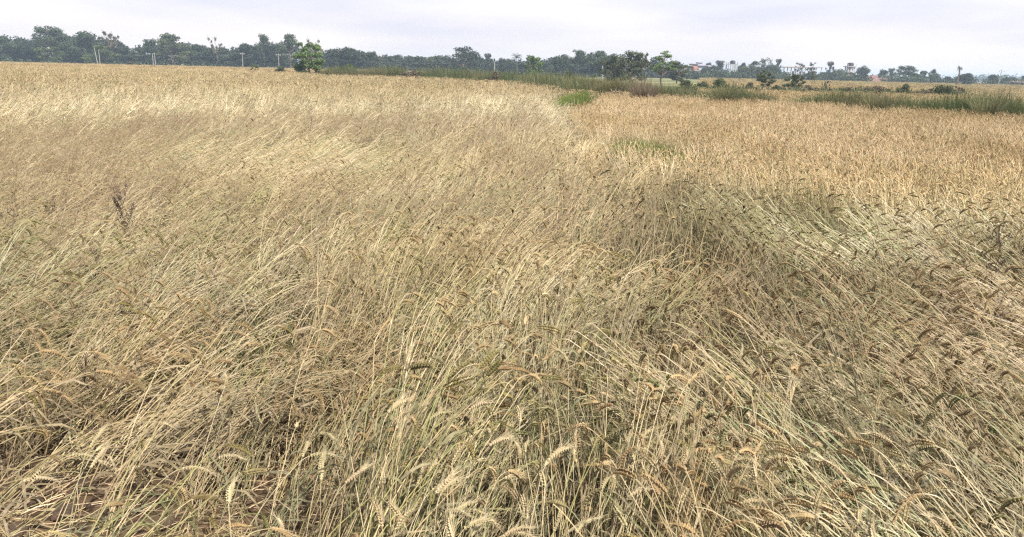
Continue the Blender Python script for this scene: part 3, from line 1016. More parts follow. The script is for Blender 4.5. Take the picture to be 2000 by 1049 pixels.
def tree(name, label, kind, leaf, px, top, half, dist, cat='tree', group=None, variant=0):
    key = (kind, leaf, variant % 3)
    if key not in _cache:
        _cache[key] = tree_parts(kind, hash_seed(key), ([M_BARK], [LEAF[leaf]]))
    trunk, crown = _cache[key]
    p = atd(px, top, dist)
    base = np.array((p[0], dist, 0.0))
    h = max(p[2], 0.3)
    w = 2 * half / FPX * dist / {'dome': 0.86, 'tall': 0.86, 'sparse': 0.86, 'leafy': 0.92, 'flat': 1.05, 'shrub': 0.92, 'palm': 0.72, 'stub': 0.24}[kind]
    e = bpy.data.objects.new(name, None); COL.objects.link(e)
    e.location = base; e.rotation_euler = (0, 0, (px * 1.37 + variant) % 6.28 if kind not in ('stub',) else 0); e.scale = (w, w, h)
    e.empty_display_size = 0.5
    tag(e, label, cat, group)
    obj('trunk', trunk, e); obj('crown', crown, e)
    return e


def hash_seed(key):
    return sum(ord(c) * (i + 3) for i, c in enumerate(''.join(map(str, key)))) % 100000


WOOD = 'trees of the far tree line'
i = 0
for label, kind, leaf, px, top, half, d in [
    ('rounded grey-green tree cut off by the photo edge at the end of the tree line', 'dome', 'wood', 14, 62, 30, 285),
    ('low dark tree between the end tree and the tallest tree of the line', 'dome', 'dark', 52, 70, 24, 292),
    ('tallest tree of the far line, uneven open top above the light green tree', 'tall', 'wood', 96, 51, 32, 286),
    ('light green low tree in front of the tallest trees of the line', 'leafy', 'light', 92, 90, 26, 262),
    ('dense tree rising just beyond the tallest tree of the line', 'dome', 'wood', 130, 61, 26, 290),
    ('broad high-domed tree behind the leaning pole', 'dome', 'wood', 160, 56, 30, 288),
    ('thin brownish tree top poking out beside the broad high dome', 'sparse', 'brown', 217, 62, 22, 289),
    ('light olive tree standing directly behind the pair of pale poles', 'tall', 'light', 200, 90, 30, 264),
    ('dark tree below the thin brownish tree top', 'dome', 'dark', 222, 78, 24, 293),
    ('low tree in the dip of the line before the big twiggy tree', 'dome', 'wood', 262, 87, 22, 296),
    ('shoulder tree leaning against the big twiggy tree', 'tall', 'wood', 291, 76, 24, 289),
    ('big wide tree with a twiggy uneven top above the twin poles', 'tall', 'olive', 333, 63, 38, 284),
    ('round tree stepping down from the big twiggy tree', 'dome', 'wood', 374, 79, 24, 290),
    ('low round tree beside the small bare-topped tree', 'dome', 'wood', 398, 86, 22, 291),
    ('small bare-topped tree sticking out of the line like a tuft', 'sparse', 'brown', 421, 73, 16, 286),
    ('flat-topped tree between the bare tuft and the first dark pair', 'dome', 'wood', 448, 88, 24, 288),
    ('dark dense tree behind the pole with crossarm', 'dome', 'dark', 482, 80, 26, 284),
    ('tree with a tufted narrow top rising from the dark pair', 'tall', 'wood', 515, 66, 16, 288),
    ('dark short tree between the tufted top and the airy tall tree', 'dome', 'dark', 532, 80, 17, 286),
    ('airy tall tree directly behind the bright green tree', 'tall', 'wood', 566, 66, 24, 276),
    ('twiggy brown tree top showing above the bright green tree', 'sparse', 'brown', 612, 76, 18, 280),
    ('dark tree next past the bright green tree', 'dome', 'dark', 655, 91, 22, 262),
    ('dark broad dome of two lobes standing past the bright green tree', 'dome', 'dark', 692, 88, 28, 260),
    ('open-branched tree at the end of the dark broad dome', 'tall', 'wood', 724, 100, 16, 262),
    ('brownish thin tree in the low stretch of the line', 'sparse', 'brown', 747, 106, 16, 300),
    ('first round tree of the low even stretch', 'dome', 'wood', 772, 104, 20, 300),
    ('middle tree of the low even stretch', 'dome', 'wood', 808, 107, 26, 298),
    ('last tree of the low even stretch before the gappy tree', 'dome', 'olive', 852, 107, 26, 298),
    ('gappy tree with sky showing through its open crown', 'tall', 'dark', 908, 93, 30, 270),
    ('narrow pointed tree just past the gappy tree', 'tall', 'dark', 953, 105, 9, 275),
    ('small round tree before the coconut palm', 'dome', 'dark', 981, 111, 9, 280),
    ('small round tree touching the coconut palm', 'dome', 'wood', 994, 112, 9, 282),
    ('low tree under the crown of the coconut palm', 'dome', 'wood', 1016, 122, 20, 284),
    ('small pale tree between the green young tree and the mounded trees', 'dome', 'wood', 1068, 117, 14, 270),
    ('mounded tree in front of the highest middle clump', 'dome', 'wood', 1096, 103, 21, 250),
    ('ragged-topped tree at the shoulder of the highest middle clump', 'tall', 'wood', 1134, 97, 22, 262),
    ('highest round tree of the middle clump', 'dome', 'wood', 1164, 91, 26, 258),
    ('round tree half hidden behind the olive trees with trunks', 'dome', 'wood', 1194, 101, 18, 250),
]:
    tree('broadleaf_tree', label, kind, leaf, px, top, half, d, 'tree', WOOD, i); i += 1
for label, kind, leaf, px, top, half, d in [
    ('bright green leafy tree standing alone on the bund in front of the dark line', 'leafy', 'bright', 603, 78, 33, 108),
    ('fresh green young tree just past the coconut palm', 'leafy', 'bright', 1042, 106, 19, 150),
    ('olive tree with bare trunks, first of the clump at the bund corner', 'tall', 'olive', 1198, 107, 24, 128),
    ('olive tree with bare trunks, highest of the clump at the bund corner', 'tall', 'olive', 1236, 97, 30, 124),
    ('thin-leaved tree squeezed between the olive clump and the layered tree', 'sparse', 'olive', 1263, 103, 16, 122),
    ('layered tree with flat leaf sprays and a dark forked trunk', 'flat', 'bright', 1296, 97, 34, 118),
    ('low green tree leaning out under the layered tree toward the houses', 'leafy', 'olive', 1325, 118, 22, 150),
    ('dark tree top showing above the lilac house roof', 'dome', 'dark', 1385, 120, 7, 318),
    ('grey tree between the lilac house and the concrete frame', 'tall', 'wood', 1408, 118, 16, 305),
    ('blue-grey bushy tree in front of the lilac house', 'dome', 'wood', 1382, 130, 13, 285),
    ('broad dark tree hiding the wall beside the concrete frame', 'dome', 'wood', 1404, 134, 20, 284),
    ('dark slim tree just past the concrete frame', 'dome', 'dark', 1449, 119, 9, 312),
    ('dull tree filling the gap past the concrete frame', 'dome', 'olive', 1458, 128, 14, 285),
    ('leafy olive tree below the village palms', 'tall', 'olive', 1480, 113, 18, 280),
    ('wide tree at the foot of the village palms', 'dome', 'wood', 1505, 124, 24, 290),
    ('small open tree beside the village palms', 'tall', 'dark', 1521, 116, 8, 300),
    ('dark green bushy tree in front of the village palms', 'leafy', 'olive', 1498, 134, 20, 92),
    ('bushy green tree with pale stems at the field edge', 'leafy', 'olive', 1553, 141, 20, 84),
    ('dark umbrella-shaped tree above the long shed roof', 'flat', 'dark', 1588, 122, 10, 250),
    ('low dark tree under the umbrella-shaped tree', 'dome', 'wood', 1584, 135, 12, 265),
    ('twiggy leafless tree behind the long shed', 'sparse', 'brown', 1567, 122, 13, 300),
    ('tuft-headed tree past the long shed', 'tall', 'dark', 1623, 121, 8, 300),
    ('wide blue-grey tree before the brick tower', 'dome', 'wood', 1612, 138, 20, 296),
    ('green tree touching the brick tower', 'dome', 'olive', 1639, 133, 14, 292),
    ('dark domed tree just past the brick tower', 'dome', 'dark', 1686, 127, 14, 280),
    ('rounded tree behind the low brick walls', 'dome', 'dark', 1726, 134, 11, 305),
    ('pale tree behind the end of the brick walls', 'tall', 'wood', 1741, 133, 11, 315),
    ('highest tree of the village end, past the brick walls', 'tall', 'wood', 1773, 128, 20, 285),
    ('spreading tree on the slope of the village end clump', 'dome', 'wood', 1797, 134, 16, 282),
    ('small spiky tree top beyond the village end clump', 'tall', 'wood', 1825, 135, 9, 290),
    ('low tree before the headless palm', 'dome', 'wood', 1830, 143, 18, 288),
    ('last low tree before the headless palm', 'dome', 'wood', 1853, 147, 14, 290),
    ('dark rounded tree right behind the headless palm', 'dome', 'dark', 1888, 140, 15, 235),
    ('pale hazy tree far off between the dark tree and the lone pole', 'dome', 'wood', 1912, 149, 12, 900),
    ('dark small tree before the lone pole', 'dome', 'dark', 1941, 144, 10, 270),
    ('low tree past the lone pole', 'dome', 'wood', 1974, 149, 14, 275),
    ('tree cut off by the photo edge past the lone pole', 'dome', 'wood', 2002, 146, 14, 280),
]:
    tree('broadleaf_tree', label, kind, leaf, px, top, half, d, 'tree', None, i); i += 1
for label, px, top, half, d, lf in [
    ('single coconut palm rising above the low middle of the tree line', 1011, 101, 12, 272, 'dark'),
    ('taller of the two village palms above the olive tree', 1496, 108, 8, 305, 'dark'),
    ('shorter of the two village palms', 1508, 110, 9, 300, 'wood'),
    ('slim small palm with a bare stem in the field before the long shed', 1588, 138, 9, 90, 'olive'),
]:
    tree('palm_tree', label, 'palm', lf, px, top, half, d, 'palm', None, i); i += 1
tree('palm_stump', 'headless palm trunk with a ragged stub crown rising alone by a dark tree', 'stub', 'brown', 1874, 128, 6, 205, 'palm')

# bushes
for label, kind, leaf, px, top, half, d in [
    ('grey-brown bush at the foot of the tree line by the pale poles', 'shrub', 'brown', 252, 118, 13, 215),
    ('grey-green low bush in the wheat below the twin poles', 'shrub', 'olive', 302, 128, 14, 165),
    ('brighter green low bush beside the grey-green one in the wheat', 'shrub', 'light', 343, 130, 14, 160),
    ('tiny dark bush alone in the distant wheat', 'shrub', 'dark', 390, 129, 6, 170),
    ('dark green rounded bush before the bright green tree', 'shrub', 'olive', 546, 127, 13, 112),
    ('sapling-like shrub standing alone before the dark green bush', 'leafy', 'light', 497, 125, 8, 118),
    ('dense bush at the foot of the bright green tree', 'shrub', 'olive', 592, 134, 16, 104),
    ('light green small bush on the bund past the bright green tree', 'leafy', 'bright', 684, 122, 10, 102),
    ('grey-brown thicket on the middle of the bund', 'shrub', 'brown', 800, 135, 24, 84),
    ('reddish-brown dry bush on the bund by the white pole', 'shrub', 'brown', 966, 134, 14, 70),
    ('rounded dark green bush alone above the reeds', 'leafy', 'olive', 1112, 137, 10, 68),
    ('greyish thorny bush at the end of the green path', 'shrub', 'brown', 1205, 163, 16, 38),
    ('grey-green bush before the lilac house across the pale wheat', 'shrub', 'olive', 1340, 152, 16, 72),
    ('low brush next to the grey-green bush before the houses', 'shrub', 'olive', 1372, 157, 18, 70),
    ('leafy green bush in the hedge below the concrete frame', 'shrub', 'light', 1408, 150, 20, 70),
    ('grey-brown thorny bush in the hedge below the village palms', 'shrub', 'brown', 1464, 157, 16, 68),
    ('dark low scrub under the dark green bushy tree', 'shrub', 'dark', 1516, 164, 14, 72),
    ('brown scrub between the pale-stemmed tree and the slim palm', 'shrub', 'brown', 1583, 163, 16, 68),
    ('leaning dry tuft alone in the hedge', 'sparse', 'brown', 1614, 157, 8, 66),
    ('brown low scrub before the brick tower', 'shrub', 'brown', 1660, 165, 24, 64),
    ('dull green scrub before the low brick walls', 'shrub', 'brown', 1708, 164, 24, 64),
    ('rounded olive bush, smaller of the two by the headless palm', 'shrub', 'olive', 1768, 159, 16, 60),
    ('brown scrub between the two rounded olive bushes', 'shrub', 'brown', 1806, 168, 18, 60),
    ('rounded olive bush, larger of the two by the headless palm', 'shrub', 'olive', 1848, 155, 22, 59),
    ('grey twiggy bush at the foot of the headless palm', 'sparse', 'brown', 1878, 168, 12, 60),
]:
    tree('bush', label, kind, leaf, px, top, half, d, 'bush', 'bushes along the field edges', i); i += 1

# tall dry grass tussocks
M_TUS = {'brown': random_mat('tussock_brown', [(0.17, 0.13, 0.10), (0.15, 0.115, 0.085)], 0.3, 0.7, 3.0, 0.3),
         'green': random_mat('tussock_green', [(0.15, 0.15, 0.08), (0.13, 0.135, 0.07)], 0.3, 0.7, 3.0, 0.3)}
rs = np.random.default_rng(55)
for label, px, top, half, d, c in [
    ('big brown dry tussock leaning at the corner of the standing wheat', 1262, 148, 30, 34.8, 'brown'),
    ('olive grass tussock standing alone in the reeds', 1420, 158, 18, 32.8, 'green'),
    ('dark green spiky tussock in the reeds below the brick walls', 1716, 178, 10, 27.6, 'green'),
    ('green leaning tussock in the reeds below the lone pole', 1935, 180, 14, 25.2, 'green'),
]:
    p = atd(px, top, d)
    me = blade_clump_mesh('tussock', rs, 900, p[2] * 1.05, half / FPX * d * 0.55, 0.008, 0.42, 0, [M_TUS[c]], 5)
    tag(obj('grass_tussock', me, None, (p[0], d, 0)), label, 'tussock', 'tall grass tussocks on the bund')

# the wood behind the separate trees: one far mass
def skyline(px):
    X = [-260, -80, 0, 30, 60, 95, 130, 160, 200, 220, 240, 262, 290, 332, 372, 400, 450, 480, 515, 540, 566, 600, 650, 692, 725, 750, 808, 852, 908, 950, 985, 1040, 1096, 1134, 1164, 1194, 1230, 1300, 1340]
    Y = [60, 68, 66, 66, 72, 56, 65, 60, 68, 72, 84, 90, 80, 70, 82, 88, 90, 84, 76, 82, 74, 88, 94, 92, 103, 108, 108, 109, 99, 110, 115, 114, 107, 101, 95, 103, 103, 112, 124]
    return np.interp(px, X, Y)


rw = np.random.default_rng(77)
mb = MB()
cs, rd = [], []
for k in range(900):
    px = rw.uniform(-260, 1340); d = rw.uniform(292, 330)
    tz = atd(px, skyline(px) + 2, d)
    z = rw.uniform(0.02, 0.82) * tz[2]
    q = rw.uniform(1.4, 2.6)
    cs.append((tz[0], d, z)); rd.append((q * 1.2, q, min(q, max(0.7, (tz[2] - z)))))
leaf_cloud(mb, rw, cs, rd, 90000, 0.66, 0, 0.4)
tag(obj('woodland', mb.mesh('woodland', [LEAF['dark']])), 'dark mass of woodland filling in behind the separate trees', 'woodland', None, 'stuff')
mb = MB(); cs, rd = [], []
for k in range(150):
    px = rw.uniform(-200, 1240); d = rw.uniform(236, 262)
    p = atd(px, 120, d); q = rw.uniform(0.5, 1.3)
    cs.append((p[0], d, q * 0.6)); rd.append((q * 2.0, q, q))
for k in range(150):
    px = rw.uniform(1320, 2150); d = rw.uniform(262, 300)
    p = atd(px, 150, d); q = rw.uniform(0.6, 2.1)
    cs.append((p[0], d, q * 0.7)); rd.append((q * 2.4, q, q * 1.1))
leaf_cloud(mb, rw, cs, rd, 24000, 0.46, 0, 0.3)
tag(obj('undergrowth', mb.mesh('undergrowth', [LEAF['wood']])), 'low undergrowth along the foot of the tree line and village', 'undergrowth', None, 'stuff')
mb = MB(); cs, rd = [], []
for k in range(150):
    px = rw.uniform(1310, 1880); d = rw.uniform(61, 70)
    p = atd(px, 170, d); q = rw.uniform(0.28, 0.58)
    cs.append((p[0], d, q * 0.9 + 0.1)); rd.append((q * 2.4, q, q))
leaf_cloud(mb, rw, cs, rd, 18000, 0.12, 0, 0.3)
tag(obj('hedge_scrub', mb.mesh('hedge_scrub', [LEAF['olive']])), 'low scrub joining the bushes of the hedge beyond the pale wheat', 'scrub', None, 'stuff')
mb = MB(); cs, rd = [], []
for k in range(60):
    px = rw.uniform(1880, 2300); d = rw.uniform(900, 1100)
    p = atd(px, 150, d); q = rw.uniform(3, 6)
    cs.append((p[0], d, q * 0.6)); rd.append((q * 2.4, q, q))
leaf_cloud(mb, rw, cs, rd, 6000, 1.8, 0, 0.3)
tag(obj('distant_wood', mb.mesh('distant_wood', [LEAF['wood']])), 'pale blue distant wood on the horizon past the headless palm', 'woodland', None, 'stuff')

# ---------------------------------------------------------------- village
PL_LILAC = solid_mat('lilac_plaster', (0.31, 0.285, 0.36), (0.40, 0.37, 0.45), 0.6)
PL_WHITE = solid_mat('white_plaster', (0.21, 0.225, 0.24), (0.30, 0.315, 0.33), 0.7)
PL_BROWN = solid_mat('brown_plaster', (0.20, 0.15, 0.11), (0.30, 0.24, 0.19), 0.6)
CONC = solid_mat('grey_concrete', (0.30, 0.29, 0.30), (0.42, 0.40, 0.40), 0.9)
BRICK = solid_mat('brickwork', (0.27, 0.14, 0.10), (0.38, 0.23, 0.18), 1.1)
BRICK2 = solid_mat('old_brickwork', (0.22, 0.12, 0.11), (0.36, 0.22, 0.20), 0.9)
GLASS = solid_mat('dark_window', (0.02, 0.025, 0.03), (0.05, 0.055, 0.065), 1.0, 0.2)
BLACK = solid_mat('black_plastic', (0.015, 0.015, 0.017), (0.035, 0.035, 0.04), 2.0, 0.5)
RED = solid_mat('orange_red_plastic', (0.28, 0.10, 0.08), (0.34, 0.13, 0.10), 2.0, 0.5)
POLE = solid_mat('pole_concrete', (0.22, 0.215, 0.21), (0.30, 0.295, 0.29), 1.5)
WIRE = solid_mat('wire', (0.14, 0.145, 0.16), (0.20, 0.205, 0.22), 3.0)


def building(name, label, px0, px1, base_d, cat='house'):
    a, b = atd(px0, 150, base_d)[0], atd(px1, 150, base_d)[0]
    e = bpy.data.objects.new(name, None); COL.objects.link(e)
    e.location = ((a + b) / 2, base_d, 0)
    tag(e, label, cat)
    return e


def zt(px, py, d):
    return atd(px, py, d)[2]


def xw(e, px):
    return atd(px, 150, e.location.y)[0] - e.location.x


def boxpart(e, nm, x0, x1, y0, y1, z0_, z1_, mat, parent=None):
    mb = MB(); mb.box(x0, x1, y0, y1, z0_, z1_)
    return obj(nm, mb.mesh(nm, [mat]), parent or e)


def windows(e, spots, depth_y, w, h):
    for (xx, zz) in spots:
        wd = MB(); wd.box(xx - w / 2, xx + w / 2, depth_y - 0.03, depth_y + 0.02, zz - h / 2, zz + h / 2)
        o_ = obj('window', wd.mesh('window', [GLASS]), e)
        fr = MB()
        for (a0, a1, b0, b1) in ((-w / 2 - 0.08, -w / 2, -h / 2, h / 2), (w / 2, w / 2 + 0.08, -h / 2, h / 2), (-w / 2 - 0.08, w / 2 + 0.08, h / 2, h / 2 + 0.08), (-w / 2 - 0.08, w / 2 + 0.08, -h / 2 - 0.08, -h / 2)):
            fr.box(xx + a0, xx + a1, depth_y - 0.06, depth_y + 0.02, zz + b0, zz + b1)
        obj('window_frame', fr.mesh('window_frame', [PL_WHITE]), o_)


# brown house with flat roof
d = 300
e = building('village_house', 'brown flat-roofed house beside the lilac one at the edge of the village', 1334, 1361, d)
h1 = zt(1345, 129, d); h2 = zt(1358, 125.5, d)
boxpart(e, 'wall', xw(e, 1334), xw(e, 1351), 0, 6, 0, h1, PL_BROWN)
boxpart(e, 'wall', xw(e, 1351) + 0.003, xw(e, 1361), -0.4, 6, 0, h2, PL_BROWN)
boxpart(e, 'roof', xw(e, 1333.5), xw(e, 1351) - 0.02, -0.5, 6.3, h1, h1 + 0.22, CONC)
boxpart(e, 'roof', xw(e, 1350.5), xw(e, 1361.5), -0.8, 6.3, h2, h2 + 0.22, CONC)
windows(e, [(xw(e, 1338), h1 * 0.62), (xw(e, 1344), h1 * 0.62), (xw(e, 1348), h1 * 0.22)], 0, 0.8, 0.9)
windows(e, [(xw(e, 1354), h2 * 0.25)], -0.4, 0.8, 0.9)
# orange-red tank
mb = MB()
rad = 0.78; prof = [(0.0, 0.9), (0.25, 1.0), (0.3, 0.96), (0.55, 1.0), (0.6, 0.96), (0.85, 1.0), (1.05, 0.9), (1.2, 0.55), (1.25, 0.25)]
mb.tube([(0, 0, z * 1.15) for z, r in prof], [rad * r for z, r in prof], 16, 0, True)
tz = zt(1356, 137.5, d)
tk = obj('water_tank', mb.mesh('water_tank', [RED], True), None, (atd(1356, 135, d - 1.5)[0], d - 1.6, tz))
tag(tk, 'orange-red round water tank on the ledge of the brown house', 'tank')
led = boxpart(e, 'ledge', xw(e, 1351.5), xw(e, 1360.5), -2.6, -0.403, tz - 0.25, tz - 0.003, CONC)
# lilac house
d = 306
e = building('village_house', 'lilac two-storey house with flat roof and small stair tower', 1361, 1396, d)
h1 = zt(1380, 128.5, d); h2 = zt(1366, 122.5, d)
boxpart(e, 'wall', xw(e, 1361.3), xw(e, 1386), 0, 7, 0, h1, PL_LILAC)
boxpart(e, 'stair_tower', xw(e, 1363), xw(e, 1371), 1, 5, h1 + 0.203, h2, PL_LILAC)
boxpart(e, 'roof', xw(e, 1362.5), xw(e, 1371.5), 0.7, 5.3, h2, h2 + 0.18, CONC)
boxpart(e, 'roof', xw(e, 1361), xw(e, 1386.4), -0.5, 7.3, h1, h1 + 0.2, PL_LILAC)
boxpart(e, 'parapet', xw(e, 1380), xw(e, 1396), -0.5, 6, h1 - 0.45, h1 - 0.006, PL_WHITE).location.y = -0.6
boxpart(e, 'porch_wall', xw(e, 1367), xw(e, 1384), -1.6, -0.6, 0, zt(1375, 142, d), BRICK2)
boxpart(e, 'column', xw(e, 1375), xw(e, 1375.8), -2.0, -1.7, 0, zt(1375, 141, d), PL_WHITE)
boxpart(e, 'column', xw(e, 1394.2), xw(e, 1395.2), -0.6, 0.2, 0, h1 - 0.46, PL_WHITE)
windows(e, [(xw(e, 1372), h1 * 0.7), (xw(e, 1378), h1 * 0.7), (xw(e, 1383), h1 * 0.7)], 0, 0.9, 1.0)
# concrete frame with tank
d = 300
e = building('building_frame', 'unfinished white concrete frame tower among trees with a dark tank on top', 1420, 1440, d, 'building')
xs = [xw(e, p) for p in (1421, 1425.5, 1430, 1434.5, 1438)]
ht = zt(1430, 125, d)
for j, xx in enumerate(xs):
    for yy in (0, 3.2):
        boxpart(e, 'column', xx - 0.16, xx + 0.16, yy - 0.16, yy + 0.16, 0, ht + (0.6 if j in (0, 4) else 0), PL_WHITE)
for zz in (ht, ht * 0.70, ht * 0.40):
    for j in range(4):
        boxpart(e, 'beam', xs[j] + 0.163, xs[j + 1] - 0.163, -0.14, 0.14, zz - 0.32, zz - 0.003, PL_WHITE)
    boxpart(e, 'floor_slab', xs[0] + 0.17, xs[-1] - 0.17, 0.145, 3.0, zz - 0.2, zz - 0.05, CONC)
boxpart(e, 'wall_panel', xs[1] + 0.2, xs[3] - 0.2, 0.5, 0.7, ht * 0.40 + 0.003, ht * 0.52, PL_WHITE)
mb = MB(); mb.tube([(0, 0, z * 1.1) for z, r in prof], [1.0 * r for z, r in prof], 16, 0, True)
tag(obj('water_tank', mb.mesh('water_tank', [BLACK], True), None, (e.location.x + 0.1, d + 1.5, ht - 0.04)), 'black round water tank on top of the white concrete frame', 'tank')
# long shed
d = 296
e = building('long_shed', 'long low shed with a thin flat roof and white wall panels behind trees', 1526, 1606, d, 'shed')
ht = zt(1565, 132.5, d)
boxpart(e, 'roof', xw(e, 1527), xw(e, 1572), -1.2, 7, ht, ht + 0.28, PL_BROWN)
boxpart(e, 'roof', xw(e, 1572) + 0.01, xw(e, 1604), -0.8, 6, ht + 0.1, ht + 0.30, PL_BROWN)
for px in (1529, 1536, 1543, 1550, 1557, 1564, 1571, 1580, 1592, 1602):
    boxpart(e, 'column', xw(e, px) - 0.14, xw(e, px) + 0.14, -0.5, -0.2, 0, ht - 0.003, CONC)
for a_, b_, t_, m_ in ((1531, 1541, 0.66, PL_WHITE), (1546, 1554, 0.74, PL_WHITE), (1560, 1573, 0.70, PL_WHITE), (1582, 1600, 0.60, PL_WHITE)):
    boxpart(e, 'wall_panel', xw(e, a_), xw(e, b_), 0, 0.25, 0, ht * t_, m_)
# brick tower
d = 290
e = building('brick_tower', 'square brick tower with open columns and a tank platform before the village', 1654, 1670, d, 'tower')
hb = zt(1662, 142.5, d); hc = zt(1662, 130.5, d)
boxpart(e, 'wall', xw(e, 1655), xw(e, 1669.5), 0, 3.4, 0, hb, BRICK)
boxpart(e, 'cap_slab', xw(e, 1654), xw(e, 1670.5), -0.3, 3.7, hb, hb + 0.22, CONC)
for px in (1656, 1659.5, 1664.5, 1668):
    for yy in (0.2, 3.0):
        boxpart(e, 'column', xw(e, px) - 0.17, xw(e, px) + 0.17, yy, yy + 0.3, hb + 0.223, hc - 0.003, CONC)
boxpart(e, 'platform', xw(e, 1652.5), xw(e, 1669.5), -0.4, 3.8, hc, hc + 0.25, CONC)
for px in (1652.8, 1668.6):
    boxpart(e, 'post', xw(e, px), xw(e, px) + 0.15, -0.2, 0, hc + 0.253, hc + 1.0, CONC)
boxpart(e, 'annex_wall', xw(e, 1644), xw(e, 1654.7), 0.6, 3.0, 0, zt(1648, 146, d), CONC)
boxpart(e, 'annex_door', xw(e, 1646.5), xw(e, 1649.5), 0.56, 0.62, 0, 2.0, GLASS)
mb = MB(); mb.tube([(0, 0, z * 1.0) for z, r in prof], [1.15 * r for z, r in prof], 16, 0, True)
tag(obj('water_tank', mb.mesh('water_tank', [BLACK], True), None, (atd(1661, 128, d + 1.6)[0], d + 1.6, hc + 0.253)), 'black round water tank on the platform of the brick tower', 'tank')
# low brick walls
d = 284
e = building('brick_ruin', 'long low unroofed brick walls past the brick tower', 1692, 1744, d, 'wall')
boxpart(e, 'wall', xw(e, 1692), xw(e, 1744), 0, 0.35, 0, zt(1715, 151.5, d), BRICK2)
boxpart(e, 'wall', xw(e, 1693), xw(e, 1722), 3, 3.35, 0, zt(1705, 147, d), BRICK2)
boxpart(e, 'wall', xw(e, 1693), xw(e, 1708), 6, 6.35, 0, zt(1700, 138, d), BRICK2)
boxpart(e, 'doorway', xw(e, 1732), xw(e, 1737), -0.03, 0.0, 0, 1.0, GLASS)
boxpart(e, 'post', xw(e, 1690), xw(e, 1691.4), -0.5, -0.2, 0, zt(1690, 146, d), PL_WHITE)
# small huts
for label, a_, b_, top, d, m_ in [('pinkish low brick hut behind the slim palm', 1589, 1602, 149, 286, BRICK2),
                                  ('brown thatched hut cut off by the photo edge', 1984, 2010, 158, 262, PL_BROWN),
                                  ('low grey hut under the trees past the brick walls', 1795, 1812, 153, 280, CONC)]:
    e = building('field_hut', label, a_, b_, d, 'hut')
    ht = zt((a_ + b_) / 2, top, d)
    boxpart(e, 'wall', xw(e, a_), xw(e, b_), 0, 4, 0, ht * 0.75, m_)
    mb = MB(); x0_, x1_ = xw(e, a_) - 0.4, xw(e, b_) + 0.4
    mb.add([(x0_, -0.5, ht * 0.75), (x1_, -0.5, ht * 0.75), (x1_, 4.5, ht * 0.75), (x0_, 4.5, ht * 0.75), (x0_ + 0.5, 2, ht), (x1_ - 0.5, 2, ht)],
           [(0, 1, 5, 4), (2, 3, 4, 5), (0, 4, 3), (1, 2, 5), (0, 3, 2, 1)])
    obj('roof', mb.mesh('roof', [PL_BROWN]), e)
    boxpart(e, 'door', xw(e, (a_ + b_) / 2) - 0.4, xw(e, (a_ + b_) / 2) + 0.4, -0.04, 0.0, 0, ht * 0.55, GLASS)

# poles and power lines
tops = {}
for key, label, px, top, d, leanx in [
    ('a', 'pale concrete pole leaning beside its straight neighbour', 184, 93, 240, -0.55),
    ('b', 'straight pale pole next to the leaning one', 192.5, 97, 240, 0.0),
    ('c', 'first of the twin poles below the big twiggy tree', 297.5, 104, 245, 0.0),
    ('d', 'second of the twin poles below the big twiggy tree', 301.5, 103, 245, 0.0),
    ('e', 'grey pole with crossarm before the dark dense tree', 473.5, 102, 235, 0.2),
    ('f', 'slim white pole before the bright green tree', 543.5, 104, 225, 0.0),
    ('g', 'short white pole above the reddish-brown bush on the bund', 966, 120, 190, 0.1),
    ('h', 'dark pole among the trunks of the olive clump', 1177, 128, 150, 0.0),
    ('i', 'pale pole at the corner of the brown house', 1332.5, 130, 285, 0.0),
    ('j', 'lone thin pole in the open field near the photo edge', 1957, 136, 190, 0.3),
]:
    p = atd(px, top, d); h = p[2]
    mb = MB(); mb.tube([(0, 0, 0), (leanx * 0.5, 0, h * 0.5), (leanx * -0.0 + leanx, 0, h)], [0.11, 0.09, 0.07], 8, 0, True)
    e = bpy.data.objects.new('utility_pole', None); COL.objects.link(e); e.location = (p[0] - leanx, d, 0)
    tag(e, label, 'pole', 'utility poles along the field edge')
    obj('shaft', mb.mesh('shaft', [POLE]), e)
    tops[key] = np.array((p[0], d - 0.15, h - 0.19))
    if key not in 'efj':
        continue
    mb = MB(); mb.box(leanx - 0.7, leanx + 0.7, -0.18, -0.115, h - 0.55, h - 0.42)
    obj('crossarm', mb.mesh('crossarm', [CONC]), e)
    for sx in (-0.6, 0.6):
        mb = MB(); mb.tube([(leanx + sx, -0.15, h - 0.417), (leanx + sx, -0.15, h - 0.3), (leanx + sx, -0.15, h - 0.2)], [0.05, 0.07, 0.03], 6, 0, True)
        obj('insulator', mb.mesh('insulator', [CONC]), e)
for k1, k2, where in [('b', 'c', 'between the straight pole and the twin poles'), ('d', 'e', 'between the twin poles and the crossarm pole'), ('e', 'f', 'between the crossarm pole and the slim white pole'),
                      ('f', 'g', 'between the slim white pole and the pole on the bund'), ('g', 'h', 'between the pole on the bund and the olive clump')]:
    for s_, nm in ((-0.6, 'lower'), (0.6, 'upper')):
        a, b = tops[k1] + (s_, 0, s_ * 0.05), tops[k2] + (s_, 0, s_ * 0.05)
        pts_ = [a + (b - a) * t + np.array((0, 0, -1.1 * 4 * t * (1 - t))) for t in np.linspace(0, 1, 13)]
        mb = MB(); mb.tube(pts_, [0.009] * 13, 4, 0)
        tag(obj('power_line', mb.mesh('power_line', [WIRE])), f'{nm} thin power line strung {where}', 'power line', 'power lines along the tree line')
p = tops['j']
# ---------------------------------------------------------------- dry weeds, clods and the nearest stalks
M_WEED = random_mat('dry_weed', [(0.075, 0.055, 0.042), (0.11, 0.082, 0.06)], 0.15, 0.7, 20.0, 0.3)
M_PODS = random_mat('dry_pods', [(0.075, 0.053, 0.042), (0.12, 0.085, 0.066)], 0.15, 0.7, 30.0, 0.35)
M_PALEWEED = random_mat('pale_weed', [(0.26, 0.22, 0.16), (0.32, 0.27, 0.20)], 0.2, 0.6, 20.0, 0.3)


